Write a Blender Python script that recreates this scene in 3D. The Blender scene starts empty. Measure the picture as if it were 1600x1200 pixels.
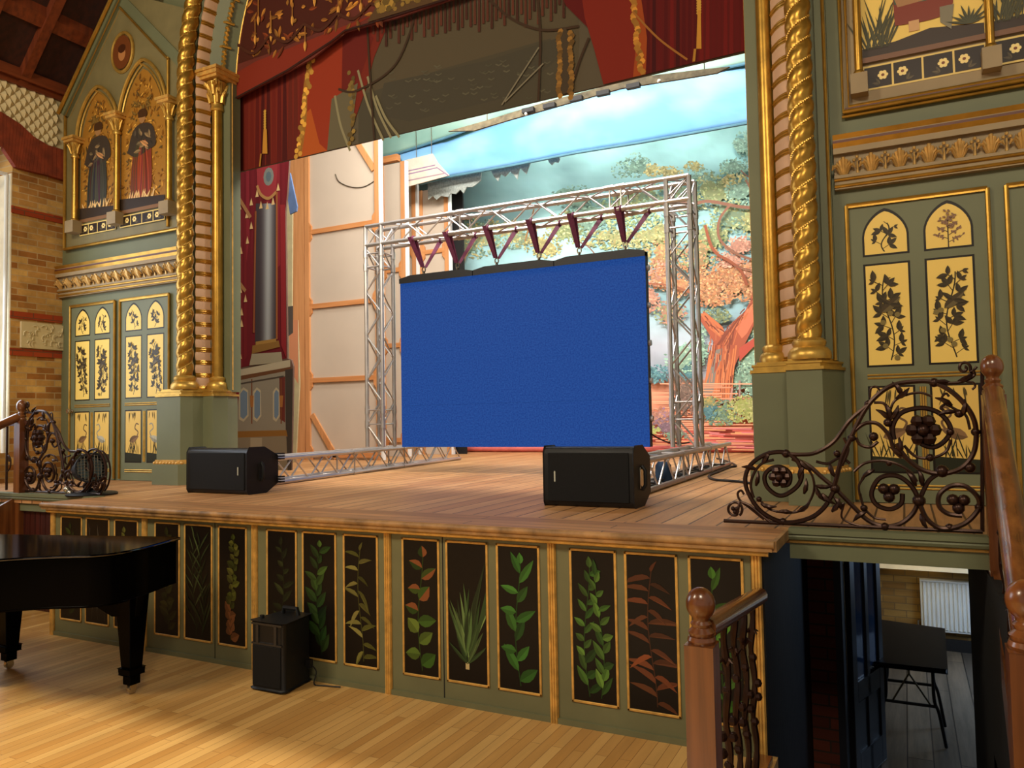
import bpy, math, random
from mathutils import Vector, Matrix
R_=math.radians; PI=math.pi
sc=bpy.context.scene; col=sc.collection
# ---------------------------------------------------------------- camera
F,YAW,PIT,ROL=1207.0,0.46907965,0.0457615979,-0.0179481206
CAM=Vector((6.02276,-3.82874,1.61653)); H=1.02683
fw=Vector((-math.sin(YAW)*math.cos(PIT),math.cos(YAW)*math.cos(PIT),math.sin(PIT)))
rt=Vector((math.cos(YAW),math.sin(YAW),0)); up=rt.cross(fw)
rt2=math.cos(ROL)*rt+math.sin(ROL)*up; up2=-math.sin(ROL)*rt+math.cos(ROL)*up
cam=bpy.data.cameras.new('camera'); co=bpy.data.objects.new('camera',cam); col.objects.link(co)
M=Matrix.Identity(4)
for i in range(3): M[i][0]=rt2[i];M[i][1]=up2[i];M[i][2]=-fw[i];M[i][3]=CAM[i]
co.matrix_world=M; cam.sensor_width=36; cam.lens=F/1600*36; cam.clip_start=.02; cam.clip_end=200
sc.camera=co
def at(x,y,ax,val):
    """point of the plane axis=val that the photograph shows at pixel x,y"""
    d=fw+rt2*((x-800)/F)-up2*((y-600)/F); t=(val-CAM[ax])/d[ax]; return CAM+d*t
# ---------------------------------------------------------------- world, lights, exposure
w=bpy.data.worlds.new('world'); sc.world=w; w.use_nodes=True
nt=w.node_tree; bg=nt.nodes['Background']; bg.inputs[0].default_value=(1,.92,.78,1); bg.inputs[1].default_value=.38
sc.view_settings.view_transform='Standard'; sc.view_settings.look='None'; sc.view_settings.exposure=0; sc.view_settings.gamma=1
def area(name,loc,tgt,sx,sy,power,color):
    l=bpy.data.lights.new(name,'AREA'); l.shape='RECTANGLE'; l.size=sx; l.size_y=sy; l.energy=power; l.color=color
    o=bpy.data.objects.new(name,l); col.objects.link(o); o.location=loc
    o.rotation_euler=(Vector(tgt)-Vector(loc)).to_track_quat('-Z','Y').to_euler(); return o
def spot(name,loc,tgt,power,color,ang,blend=.3,rad=.05):
    l=bpy.data.lights.new(name,'SPOT'); l.energy=power; l.color=color; l.spot_size=R_(ang); l.spot_blend=blend; l.shadow_soft_size=rad
    o=bpy.data.objects.new(name,l); col.objects.link(o); o.location=loc
    o.rotation_euler=(Vector(tgt)-Vector(loc)).to_track_quat('-Z','Y').to_euler(); return o
WARM=(1,.86,.64); PINK=(1,.92,.84)
area('hall_light_left',(0.5,-5,6.2),(1,1.5,2.2),1.6,1.6,290,WARM)
area('hall_light_right',(6.5,-4.5,5.6),(5.5,1.8,2.0),1.2,1.2,150,WARM)
area('stage_light_front',(2.0,2.45,7.4),(1.6,5.4,1.0),4.2,.4,470,PINK)
area('stage_light_back',(2.2,4.6,6.9),(2.2,8.9,2.0),5.0,.5,300,(1,.97,.93))
area('stage_light_rear',(2.2,7.9,6.8),(2.2,8.75,4.2),5.5,.15,95,(1,.97,.93))
area('stage_light_left',(1.5,2.6,5.2),(-2.0,5.8,3.5),.8,.6,85,PINK)
spot('floor_patch_lamp',(3,-7,4.5),(2.0,-2.6,0),3000,(1,.88,.68),70,.2,.04)  # unseen lamp added behind the camera for the bright patch of floor
area('cellar_window_light',(7.4,4.2,.5),(6.1,4.6,-.9),.9,1.0,26,(.50,.70,1.0))
area('cellar_lamp',(6.1,4.6,.3),(6.1,5.5,-.5),.5,.3,3,(1,.80,.45))
area('window_daylight',(-2.78,-.2,3.0),(2,-.2,2.0),2.6,2.2,60,(.85,.92,1))
spot('stage_lamp_left',(3.6,-2.4,6.5),(-.25,1.15,1.03),300,(1,.90,.74),16,.3,.06)
# ---------------------------------------------------------------- colour, materials
def lin(c):
    return tuple(((v/255)/12.92 if v/255<=.04045 else ((v/255+.055)/1.055)**2.4) for v in c[:3])
def new(name):
    m=bpy.data.materials.new(name); m.use_nodes=True; return m,m.node_tree,m.node_tree.nodes['Principled BSDF']
def mat(name,c,rough=.6,metal=0,var=.12,scale=6,coat=0,bump=0,spec=.5):
    m,nt,b=new(name); N=nt.nodes; L=nt.links
    b.inputs['Roughness'].default_value=rough; b.inputs['Metallic'].default_value=metal; b.inputs['Coat Weight'].default_value=coat
    b.inputs['Specular IOR Level'].default_value=spec
    tc=N.new('ShaderNodeTexCoord'); nz=N.new('ShaderNodeTexNoise'); nz.inputs['Scale'].default_value=scale; nz.inputs['Detail'].default_value=5
    L.new(tc.outputs['Object'],nz.inputs['Vector'])
    r=N.new('ShaderNodeValToRGB'); l=lin(c)
    r.color_ramp.elements[0].position=.3; r.color_ramp.elements[1].position=.7
    r.color_ramp.elements[0].color=(*[v*(1-var) for v in l],1); r.color_ramp.elements[1].color=(*[min(1,v*(1+var)) for v in l],1)
    L.new(nz.outputs['Fac'],r.inputs[0]); L.new(r.outputs[0],b.inputs['Base Color'])
    if bump:
        bp=N.new('ShaderNodeBump'); bp.inputs['Strength'].default_value=bump; bp.inputs['Distance'].default_value=.004
        n2=N.new('ShaderNodeTexNoise'); n2.inputs['Scale'].default_value=scale*6; L.new(tc.outputs['Object'],n2.inputs['Vector'])
        L.new(n2.outputs['Fac'],bp.inputs['Height']); L.new(bp.outputs[0],b.inputs['Normal'])
    return m
def wood(name,c1,c2,axis='Z',rough=.4,coat=.2,scale=1.0):
    m,nt,b=new(name); N=nt.nodes; L=nt.links
    tc=N.new('ShaderNodeTexCoord'); mp=N.new('ShaderNodeMapping')
    s={'X':(1.2,22,22),'Y':(22,1.2,22),'Z':(22,22,1.2)}[axis]; mp.inputs['Scale'].default_value=tuple(v*scale for v in s)
    L.new(tc.outputs['Object'],mp.inputs[0]); nz=N.new('ShaderNodeTexNoise'); nz.inputs['Scale'].default_value=1; nz.inputs['Detail'].default_value=6
    L.new(mp.outputs[0],nz.inputs['Vector']); r=N.new('ShaderNodeValToRGB'); r.color_ramp.elements[0].position=.35; r.color_ramp.elements[1].position=.65
    r.color_ramp.elements[0].color=(*lin(c1),1); r.color_ramp.elements[1].color=(*lin(c2),1)
    L.new(nz.outputs['Fac'],r.inputs[0]); L.new(r.outputs[0],b.inputs['Base Color'])
    b.inputs['Roughness'].default_value=rough; b.inputs['Coat Weight'].default_value=coat; b.inputs['Coat Roughness'].default_value=.15
    return m
def brick(name,axis,c1,c2,mortar,bw,bh,off=.5,msize=.006,rough=.8,bump=.4,stain=.25,spec=.3,smooth=.1,sq=1):
    """axes: two letters naming the object axes that run along the brick's length and height"""
    m,nt,b=new(name); N=nt.nodes; L=nt.links
    tc=N.new('ShaderNodeTexCoord'); sp=N.new('ShaderNodeSeparateXYZ'); cb=N.new('ShaderNodeCombineXYZ')
    L.new(tc.outputs['Object'],sp.inputs[0]); L.new(sp.outputs[axis[0]],cb.inputs[0]); L.new(sp.outputs[axis[1]],cb.inputs[1])
    bt=N.new('ShaderNodeTexBrick'); bt.inputs['Scale'].default_value=1; bt.inputs['Brick Width'].default_value=bw; bt.inputs['Row Height'].default_value=bh
    bt.inputs['Mortar Size'].default_value=msize; bt.inputs['Mortar Smooth'].default_value=smooth; bt.offset=off; bt.squash=sq
    bt.inputs['Color1'].default_value=(*lin(c1),1); bt.inputs['Color2'].default_value=(*lin(c2),1); bt.inputs['Mortar'].default_value=(*lin(mortar),1)
    L.new(cb.outputs[0],bt.inputs['Vector'])
    nz=N.new('ShaderNodeTexNoise'); nz.inputs['Scale'].default_value=2.2; nz.inputs['Detail'].default_value=8; nz.inputs['Roughness'].default_value=.7
    mp=N.new('ShaderNodeMapping'); mp.inputs['Scale'].default_value=(1,.25,1) if bw>3*bh else (1,1,1)
    L.new(cb.outputs[0],mp.inputs[0]); sc2=mp.inputs['Scale']; 
    if bw>3*bh: sc2.default_value=(.35,4,1)
    L.new(mp.outputs[0],nz.inputs['Vector'])
    mr=N.new('ShaderNodeMapRange'); mr.inputs[1].default_value=.3; mr.inputs[2].default_value=.7; mr.inputs[3].default_value=1-stain; mr.inputs[4].default_value=1+stain*.6
    L.new(nz.outputs['Fac'],mr.inputs[0])
    mx=N.new('ShaderNodeVectorMath'); mx.operation='SCALE'; L.new(bt.outputs['Color'],mx.inputs[0]); L.new(mr.outputs[0],mx.inputs['Scale'])
    L.new(mx.outputs[0],b.inputs['Base Color']); b.inputs['Roughness'].default_value=rough; b.inputs['Specular IOR Level'].default_value=spec
    bp=N.new('ShaderNodeBump'); bp.inputs['Strength'].default_value=bump; bp.inputs['Distance'].default_value=.004; bp.invert=True
    L.new(bt.outputs['Fac'],bp.inputs['Height']); L.new(bp.outputs[0],b.inputs['Normal'])
    return m
def vcol(name,rough=.7,metal=0):
    m,nt,b=new(name); a=nt.nodes.new('ShaderNodeVertexColor'); a.layer_name='Col'; nt.links.new(a.outputs[0],b.inputs['Base Color'])
    b.inputs['Roughness'].default_value=rough; b.inputs['Metallic'].default_value=metal; b.inputs['Specular IOR Level'].default_value=.25; return m
def emis(name,c,s):
    m,nt,b=new(name); b.inputs['Base Color'].default_value=(*lin(c),1); b.inputs['Emission Color'].default_value=(*lin(c),1); b.inputs['Emission Strength'].default_value=s; return m
G=dict(
 green=mat('green_paint',(106,110,80),.55,var=.07,scale=3,bump=.1),
 greend=mat('green_paint_stage',(108,108,76),.5,var=.1,scale=4,bump=.15),
 gold=mat('gilding',(196,156,72),.38,.65,var=.18,scale=14,bump=.15),
 goldb=mat('gilded_column',(176,134,54),.34,.75,var=.2,scale=9,bump=.1),
 ochre=mat('ochre_gilt_trim',(206,160,80),.5,.3,var=.25,scale=18,bump=.2),
 maroon=mat('maroon_fillet',(88,42,26),.5,var=.15),
 pink=mat('mauve_band',(196,160,128),.6,var=.08,scale=5),
 stone=mat('taupe_paint',(150,130,96),.6,var=.08),
 black=mat('black_plastic',(16,16,17),.5,var=.1,scale=30,spec=.4,bump=.2),
 grille=mat('speaker_grille',(11,11,11),.75,var=.2,scale=90,bump=.4,spec=.3),
 piano=mat('piano_lacquer',(3,3,4),.2,var=.05,spec=.03),
 chrome=mat('polished_metal',(190,180,160),.2,.9),
 alu=mat('aluminium_tube',(182,178,176),.36,.75,var=.08,scale=8),
 iron=mat('wrought_iron',(52,30,20),.35,.6,var=.25,scale=20),
 white=mat('white_enamel',(228,230,226),.4,var=.03),
 dark=mat('dark_void',(14,12,11),.8),
 navy=brick('dark_boarding','XZ',(22,24,34),(26,28,40),(8,8,12),9,9,0,.01,.6,.5,.2),
 strap=mat('purple_strap',(92,30,62),.7,var=.2,scale=40),
 steel=mat('shackle_steel',(120,112,96),.35,.8),
 oak=wood('varnished_oak',(86,45,18),(126,74,34),'Z',.28,.5),
 oaky=wood('varnished_oak_rail',(88,47,19),(130,78,36),'Y',.25,.6),
 mahog=wood('dark_red_boards',(48,14,8),(70,22,12),'Z',.5,.2),
 pine=wood('pine_batten',(188,128,76),(206,146,92),'Z',.7,0),
 pinex=wood('pine_batten_cross',(188,122,66),(204,140,84),'X',.7,0),
 canvas=mat('unpainted_canvas',(194,178,158),.85,var=.05,scale=1.3),
 rafter=wood('red_brown_rafter',(92,38,14),(124,56,22),'Z',.55,.1),
 roof=wood('dark_roof_boards',(42,16,8),(62,24,12),'Z',.7,0),
 paint=vcol('scenic_paint',.8), gpaint=vcol('leaf_painting',.42), tblack=mat('table_top_black',(14,16,22),.5,spec=.1),
)
G['hall']=brick('maple_strip_floor','YX',(216,172,104),(188,138,74),(120,78,36),.75,.058,.37,.0012,.36,.1,.18,.5)
G['deck']=brick('stage_boards','YX',(200,150,98),(176,124,76),(84,54,32),3.4,.15,.37,.006,.48,.35,.35,.4)
G['apron']=brick('apron_boards','XY',(186,134,82),(160,110,66),(76,50,30),2.3,.11,.37,.004,.5,.35,.45,.4)
G['nose']=mat('worn_nosing',(150,112,66),.55,var=.5,scale=9,bump=.5)
G['bricky']=brick('yellow_stock_brick','YZ',(214,172,98),(156,100,44),(190,160,112),.215,.072,.5,.006,.85,.5,.45)
G['brickx']=brick('yellow_brick_cellar','XZ',(168,132,70),(132,96,46),(126,100,62),.225,.075,.5,.006,.85,.5,.35)
G['brickp']=brick('red_brick_pier','XZ',(92,40,22),(72,30,18),(50,34,26),.225,.075,.5,.006,.85,.5,.3)
G['redb']=brick('red_brick_band','YZ',(168,70,32),(140,52,24),(110,70,46),.225,.075,.5,.005,.8,.5,.2)
G['cellar']=brick('old_floorboards','YX',(120,108,92),(84,78,70),(28,26,26),2.6,.17,.37,.005,.45,.3,.6)
G['plaster']=mat('cream_plaster',(206,190,146),.75,var=.05)
# LED face: fine pixel grid
m,nt_,b=new('led_face'); N=nt_.nodes; L=nt_.links
tc=N.new('ShaderNodeTexCoord'); sp=N.new('ShaderNodeSeparateXYZ'); cb=N.new('ShaderNodeCombineXYZ'); L.new(tc.outputs['Object'],sp.inputs[0]); L.new(sp.outputs[0],cb.inputs[0]); L.new(sp.outputs[2],cb.inputs[1])
nz=N.new('ShaderNodeTexNoise'); nz.inputs['Scale'].default_value=60; nz.inputs['Detail'].default_value=6; L.new(cb.outputs[0],nz.inputs['Vector'])
r=N.new('ShaderNodeValToRGB'); r.color_ramp.elements[0].position=.35; r.color_ramp.elements[1].position=.65
r.color_ramp.elements[0].color=(*lin((20,60,132)),1); r.color_ramp.elements[1].color=(*lin((34,78,150)),1)
L.new(nz.outputs['Fac'],r.inputs[0]); L.new(r.outputs[0],b.inputs['Emission Color']); b.inputs['Emission Strength'].default_value=1
b.inputs['Base Color'].default_value=(.003,.003,.004,1); b.inputs['Roughness'].default_value=.8; b.inputs['Specular IOR Level'].default_value=.1; G['led']=m
G['glow']=emis('window_daylight_glass',(214,232,255),1.3); G['cream']=mat('cream_reveal',(222,208,176),.7)
G['tube']=emis('lit_strip',(255,240,190),1.2)
# ---------------------------------------------------------------- mesh builder
class MB:
    def __init__(s): s.v=[];s.f=[];s.c=[]
    def add(s,vs,fs,c=None):
        n=len(s.v); s.v+=[tuple(v) for v in vs]; s.f+=[tuple(i+n for i in f) for f in fs]; s.c+=[c]*len(fs); return s
    def box(s,x0,y0,z0,x1,y1,z1,c=None):
        v=[(x,y,z) for x in (x0,x1) for y in (y0,y1) for z in (z0,z1)]
        return s.add(v,[(0,1,3,2),(4,6,7,5),(0,4,5,1),(2,3,7,6),(0,2,6,4),(1,5,7,3)],c)
    def prism(s,pts,d,c=None):
        """pts: 3-D outline, d: extrusion vector"""
        n=len(pts); d=Vector(d); v=[Vector(p) for p in pts]+[Vector(p)+d for p in pts]
        return s.add(v,[tuple(range(n)),tuple(range(2*n-1,n-1,-1))]+[(i,(i+1)%n,(i+1)%n+n,i+n) for i in range(n)],c)
    def tube(s,pts,r,n=8,closed=False,c=None):
        P=[Vector(p) for p in pts]; m=len(P); vs=[];fs=[]
        if m<2: return s
        rr=r if isinstance(r,(list,tuple)) else [r]*m
        prev=None
        for i,p in enumerate(P):
            a=P[i-1] if (i>0 or closed) else p; b_=P[(i+1)%m] if (i<m-1 or closed) else p
            t=(b_-a); t=t.normalized() if t.length>1e-9 else Vector((0,0,1))
            if prev is None:
                u=t.cross(Vector((0,0,1))); u=u if u.length>.05 else t.cross(Vector((0,1,0)))
            else: u=prev-t*prev.dot(t)
            u.normalize(); prev=u; w_=t.cross(u)
            for k in range(n): a_=2*PI*k/n; vs.append(p+(u*math.cos(a_)+w_*math.sin(a_))*rr[i])
        for i in range(m if closed else m-1):
            j=(i+1)%m
            for k in range(n): fs.append((i*n+k,i*n+(k+1)%n,j*n+(k+1)%n,j*n+k))
        if not closed: fs+= [tuple(range(n-1,-1,-1)),tuple(range((m-1)*n,m*n))]
        return s.add(vs,fs,c)
    def lathe(s,prof,o,n=20,axis='Z',c=None):
        """prof: (radius, height) pairs"""
        o=Vector(o); vs=[];fs=[];m=len(prof)
        for r,h in prof:
            for k in range(n):
                a=2*PI*k/n; x,y=r*math.cos(a),r*math.sin(a)
                vs.append(o+Vector({'Z':(x,y,h),'Y':(x,h,y),'X':(h,x,y)}[axis]))
        for i in range(m-1):
            for k in range(n): fs.append((i*n+k,i*n+(k+1)%n,(i+1)*n+(k+1)%n,(i+1)*n+k))
        fs+=[tuple(range(n-1,-1,-1)),tuple(range((m-1)*n,m*n))]
        return s.add(vs,fs,c)
    def ball(s,p,r,n=8,c=None,sq=1):
        k=max(4,n//2+1); return s.lathe([(max(1e-4,r*math.sin(PI*i/k)),-r*sq*math.cos(PI*i/k)) for i in range(k+1)],p,n,c=c)
    def grid(s,nu,nv,fn,c=None):
        vs=[fn(i/nu,j/nv) for i in range(nu+1) for j in range(nv+1)]
        return s.add(vs,[(i*(nv+1)+j,(i+1)*(nv+1)+j,(i+1)*(nv+1)+j+1,i*(nv+1)+j+1) for i in range(nu) for j in range(nv)],c)
    def poly(s,pts,c=None): return s.add(pts,[tuple(range(len(pts)))],c)
    def build(s,name,m,parent=None,bevel=0,smooth=True,ang=38,solid=0):
        me=bpy.data.meshes.new(name); me.from_pydata(s.v,[],s.f); me.update()
        if any(c is not None for c in s.c):
            ca=me.color_attributes.new('Col','FLOAT_COLOR','CORNER'); buf=[]
            for f,c in zip(s.f,s.c):
                
                if isinstance(c,list):
                    for k in c: buf+=[*lin(k),1.0]
                else: l=lin(c if c is not None else (128,128,128)); buf+=[*l,1.0]*len(f)
            ca.data.foreach_set('color',buf)
        me.materials.append(m)
        if smooth: me.shade_smooth(); me.set_sharp_from_angle(angle=R_(ang))
        o=bpy.data.objects.new(name,me); col.objects.link(o)
        if parent is not None:
            o.parent=parent; o.matrix_parent_inverse=Matrix.Translation(-parent.location)
        if bevel: b_=o.modifiers.new('bevel','BEVEL'); b_.width=bevel; b_.segments=2; b_.limit_method='ANGLE'
        if solid: b_=o.modifiers.new('thickness','SOLIDIFY'); b_.thickness=solid
        return o
def thing(name,loc,label,cat,group=None):
    o=bpy.data.objects.new(name,None); col.objects.link(o); o.location=loc; o.empty_display_size=.1
    return tag(o,label,cat,group)
def tag(o,label,cat,group=None):
    o['label']=label; o['category']=cat
    if group: o['group']=group
    return o
def struct(o): o['kind']='structure'; return o
def empty_struct(name,loc):
    o=bpy.data.objects.new(name,None); col.objects.link(o); o.location=loc; o['kind']='structure'; return o
def jit(c,a):
    k=1+random.uniform(-a,a); return tuple(max(0,min(255,int(v*k))) for v in c)
# painted shapes on a vertical plane Y: layer k sits a hair in front of layer k-1
class Paint(MB):
    def __init__(s,Y,step=.00006,start=.0015): super().__init__(); s.clip=None; s.Y=Y; s.o=start; s.step=step
    box=None
    def sp(s,pts,c): s.p([tuple(q) for q in smooth_line(list(pts)+[pts[0]],4)[:-1]],c)
    def p(s,pts,c):
        if s.box: pts=[(min(s.box[1],max(s.box[0],x)),min(s.box[3],max(s.box[2],z))) for x,z in pts]
        s.o+=s.step; s.add([(x,s.Y-s.o,z) for x,z in pts],[tuple(range(len(pts)))],c)
    def px(s,pts,c):
        """outline traced on the artwork, given where the photo shows it"""
        if s.clip: pts=[(x,min(y,s.clip(x))) for x,y in pts]
        s.p([(lambda q:(q.x,q.z))(at(x,y,1,s.Y)) for x,y in pts],c)
    def line(s,pts,wd,c):
        s.o+=s.step; n=len(pts); vs=[]
        ws=wd if isinstance(wd,(list,tuple)) else [wd]*n
        for i in range(n):
            a=Vector(pts[max(0,i-1)]); b_=Vector(pts[min(n-1,i+1)]); t=(b_-a); t=t.normalized() if t.length else Vector((1,0)); q=Vector((-t.y,t.x))*ws[i]/2
            vs+= [(pts[i][0]+q.x,s.Y-s.o,pts[i][1]+q.y),(pts[i][0]-q.x,s.Y-s.o,pts[i][1]-q.y)]
        s.add(vs,[(2*i,2*i+1,2*i+3,2*i+2) for i in range(n-1)],c)
    def pxline(s,pts,wd,c): s.line([(lambda q:(q.x,q.z))(at(x,y,1,s.Y)) for x,y in pts],wd,c)
    def leaf(s,x,z,a,l,wd,c,c2=None,bend=0):
        ca,sa=math.cos(a),math.sin(a)
        def T(u,v):
            v+=bend*u*u/l; return (x+u*ca-v*sa,z+u*sa+v*ca)
        c2=c2 or tuple(min(255,int(k*1.22+4)) for k in c)
        up_=[T(l*t,wd/2*math.sin(PI*t**.8)) for t in (.15,.35,.6,.82)]; dn=[T(l*t,-wd/2*math.sin(PI*t**.8)) for t in (.82,.6,.35,.15)]
        s.p([T(0,0)]+up_+[T(l,0)],c); s.p([T(0,0),T(l,0)]+dn,c2)
    def disc(s,x,z,r,c,n=10,rz=None): s.p([(x+r*math.cos(2*PI*k/n),z+(rz or r)*math.sin(2*PI*k/n)) for k in range(n)],c)
def smooth_line(P,n=8):
    out=[]
    for i in range(len(P)-1):
        p0=P[max(0,i-1)];p1=P[i];p2=P[i+1];p3=P[min(len(P)-1,i+2)]
        for k in range(n):
            t=k/n; out.append(tuple(.5*((2*b)+(-a+c)*t+(2*a-5*b+4*c-d)*t*t+(-a+3*b-3*c+d)*t**3) for a,b,c,d in zip(p0,p1,p2,p3)))
    out.append(tuple(P[-1])); return out
# ---------------------------------------------------------------- large structure
XL=-2.7; YW=1.8
fl=MB(); fl.box(-6,-9,-.1,5.43,.05,0); fl.box(-6,.05,-.1,-.012,.5,0); fl.box(5.43,-9,-.1,12,-1.2,0); fl.box(6.34,-1.2,-.1,12,.5,0)
struct(fl.build('floor',G['hall'],smooth=False))
# front wall left and right of the opening, and over the arch
def wallpoly(name,pts,y0,y1,m):
    return MB().prism([(x,y0,z) for x,z in pts],(0,y1-y0,0)).build(name,m,smooth=False)
ZR=5.3; slope=1.18
struct(wallpoly('wall_front_left',[(XL,H),(-.47,H),(-.47,7.4),(-1.1,7.35),(XL,5.4)],YW,YW+.2,G['green']))
struct(wallpoly('wall_front_right',[(5.53,H),(9.4,H),(9.4,5.0),(5.53,9.0)],YW,YW+.2,G['green']))
struct(wallpoly('wall_lower_right',[(6.42,-1.0),(9.4,-1.0),(9.4,H-.08),(6.42,H-.08)],YW,YW+.2,G['green']))
arc=[(2.53+3.02*math.cos(a),5.1+3.02*math.sin(a)) for a in [PI-PI*i/40 for i in range(41)]]
struct(wallpoly('wall_front_top',[(-.8,5.1)]+arc+[(5.7,5.1),(5.7,8.6),(2.5,11.0),(-.8,8.0)],YW+.02,YW+.2,G['green']))
# left wall with a tall arched window
Wy0,Wy1=-1.1,1.22
lw=MB(); lw.box(XL-.4,Wy1,-.1,XL,1.999,4.45); lw.box(XL-.4,-9,-.1,XL,Wy0,4.45); lw.box(XL-.4,Wy0,-.1,XL,Wy1,1.35)
lw.box(XL-.4,-9,4.45,XL,Wy0,6); lw.box(XL-.4,Wy1,4.45,XL,1.999,6)
lw.box(XL-.4,Wy0,4.9,XL,Wy1,6)
lwo=struct(lw.build('wall_left',G['bricky'],smooth=False))
for i,(z0,z1) in enumerate(((4.0,4.08),(3.98-1.15,4.06-1.15),(2.42,2.5))):
    MB().box(XL-.02,Wy1-.01,z0,XL+.012,YW,z1).build('red_brick_band',G['redb'],lwo,smooth=False)
b_=MB()   # carved stone course
b_.box(XL,1.32,2.51,XL+.03,1.80,2.80)
random.seed(4)
for k in range(26):
    y=1.37+.4*random.random(); z=2.56+.2*random.random(); a0=random.random()*6
    b_.tube([(XL+.035,y+.03*t*math.cos(a0+t*1.1),z+.03*t*math.sin(a0+t*1.1)) for t in (0,.4,.8,1.2,1.6,2)],.008,5)
b_.build('carved_stone_course',G['plaster'],lwo)
# window
wn=empty_struct('window_1',(XL-.3,.1,2.9))
MB().box(XL-.36,Wy0,1.35,XL-.33,Wy1,4.9).build('pane',G['glow'],wn)
fr=MB()
for y in (Wy0,-.35,.42,Wy1-.06): fr.box(XL-.34,y,1.35,XL-.28,y+.05,4.9)
for z in (1.35,2.5,3.6,4.4): fr.box(XL-.34,Wy0,z,XL-.28,Wy1,z+.05)
fr.tube([(XL-.02,Wy1-.05,1.35),(XL-.02,Wy1-.05,4.42)],.02,8); fr.tube([(XL-.02,Wy1-.05,4.42),(XL-.02,Wy0,4.42)],.02,8)
fr.build('window_frame',G['white'],wn)
MB().box(XL-.4,Wy1-.012,1.35,XL+.002,Wy1-.001,4.44).build('window_reveal',G['cream'],wn)
# brick arch and plaster frieze over the window
ar=MB(); pts=[at(x,y,0,XL) for x,y in ((104,238),(70,228),(48,215),(28,196),(0,178),(-60,150),(-160,130))]; pt2=[at(x,y,0,XL) for x,y in ((104,285),(70,275),(40,268),(20,262),(0,232),(-60,205),(-160,185))]
for i in range(len(pts)-1):
    for k in range(5):
        a,b2=pts[i].lerp(pts[i+1],(k+.04)/5),pts[i].lerp(pts[i+1],(k+.96)/5); c_,d=pt2[i].lerp(pt2[i+1],(k+.04)/5),pt2[i].lerp(pt2[i+1],(k+.96)/5)
        ar.prism([a,b2,d,c_],(.06,0,0))
ar.build('brick_window_arch',mat('red_arch_brick',(128,52,24),.8,var=.3,scale=9,bump=.5),lwo,smooth=False)
fz=MB(); dv=.105
fz.box(XL,-2.5,4.70,XL+.01,YW,5.45)
y=-2.5
while y<YW:
    z=4.70+(round((y+2.5)/(dv/2))%2)*.065
    while z<5.42:
        hy,hz=dv/2,.065
        # keep the diamonds above the brick arch
        if y+hy<YW: fz.add([(XL+.012,y-hy,z),(XL+.012,y,z+hz),(XL+.012,y+hy,z),(XL+.012,y,z-hz),(XL+.05,y,z)],[(0,1,4),(1,2,4),(2,3,4),(3,0,4)])
        z+=.13
    y+=dv/2
fz.build('diamond_plaster_frieze',G['plaster'],lwo,smooth=False)
# pitched ceiling
ce=MB(); ridge=(2.53,5.56+5.23*slope)
ce.prism([(XL-.3,-9,5.56-.3*slope),(XL-.3,-9,5.74-.3*slope),(ridge[0],-9,ridge[1]+.2),(ridge[0],-9,ridge[1])],(0,11,0))
ce.prism([(ridge[0],-9,ridge[1]),(ridge[0],-9,ridge[1]+.2),(8.1,-9,5.3),(8.1,-9,5.1)],(0,11,0))
ceo=struct(ce.build('ceiling',G['roof'],smooth=False))
def slant(y0,y1,x0,x1,t,m,name):
    z=lambda x:5.56+(x-XL)*slope
    return MB().prism([(x0,y0,z(x0)+.02),(x1,y0,z(x1)+.02),(x1,y0,z(x1)-t),(x0,y0,z(x0)-t)],(0,y1-y0,0)).build(name,m,ceo,smooth=False)
for y in (1.25,.72,.19,-.34,-.87,-1.4,-2.0,-2.6): slant(y,y+.1,XL,2.4,.14,G['rafter'],'rafter')
for k,x in enumerate((-2.25,-1.4,-.4)): slant(-4,1.79,x,x+.09,.1,G['rafter'],'purlin')
cb_=MB(); cb_.box(XL-.05,-6,5.50,XL+.10,YW,5.62); cb_.box(XL-.05,-6,5.44,XL+.05,YW,5.50); cb_.build('eaves_timber',wood('eaves_wood',(96,40,14),(124,58,24),'Y',.5,.1),ceo,smooth=False)
# unseen beam, added behind the camera to shade the floor next to the stage
struct(MB().box(-2.6,-5.15,3.135,9,-5.0,5.2).build('trim_light_blocker',G['rafter'],smooth=False))
# ---------------------------------------------------------------- stage platform
st=thing('stage_platform',(2.7,.9,0),'raised wooden stage with green front panelled with dark plant paintings and gilt posts','stage')
MB().box(-3.2,.38,H-.08,5.42,9.6,H).build('deck',G['deck'],st,smooth=False)
MB().box(5.42,.44,H-.08,9.4,9.6,H).build('side_deck',G['deck'],st,smooth=False)
MB().box(-.06,-.03,H-.05,5.45,.38,H+.0005).build('apron_boards',G['apron'],st,smooth=False)
n_=MB(); n_.tube([(-.07,-.05,H-.018),(5.46,-.05,H-.018)],.02,10); n_.box(-.06,-.06,H-.05,5.45,-.02,H-.002); n_.build('nosing',G['nose'],st)
n_=MB(); n_.tube([(-.02,-.035,H-.062),(5.43,-.035,H-.062)],.014,8); n_.build('gilt_moulding',G['ochre'],st)
n_=MB(); n_.box(5.42,-.05,H-.05,5.47,.42,H); n_.build('side_nosing',G['nose'],st)
Wb=1.076
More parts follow.
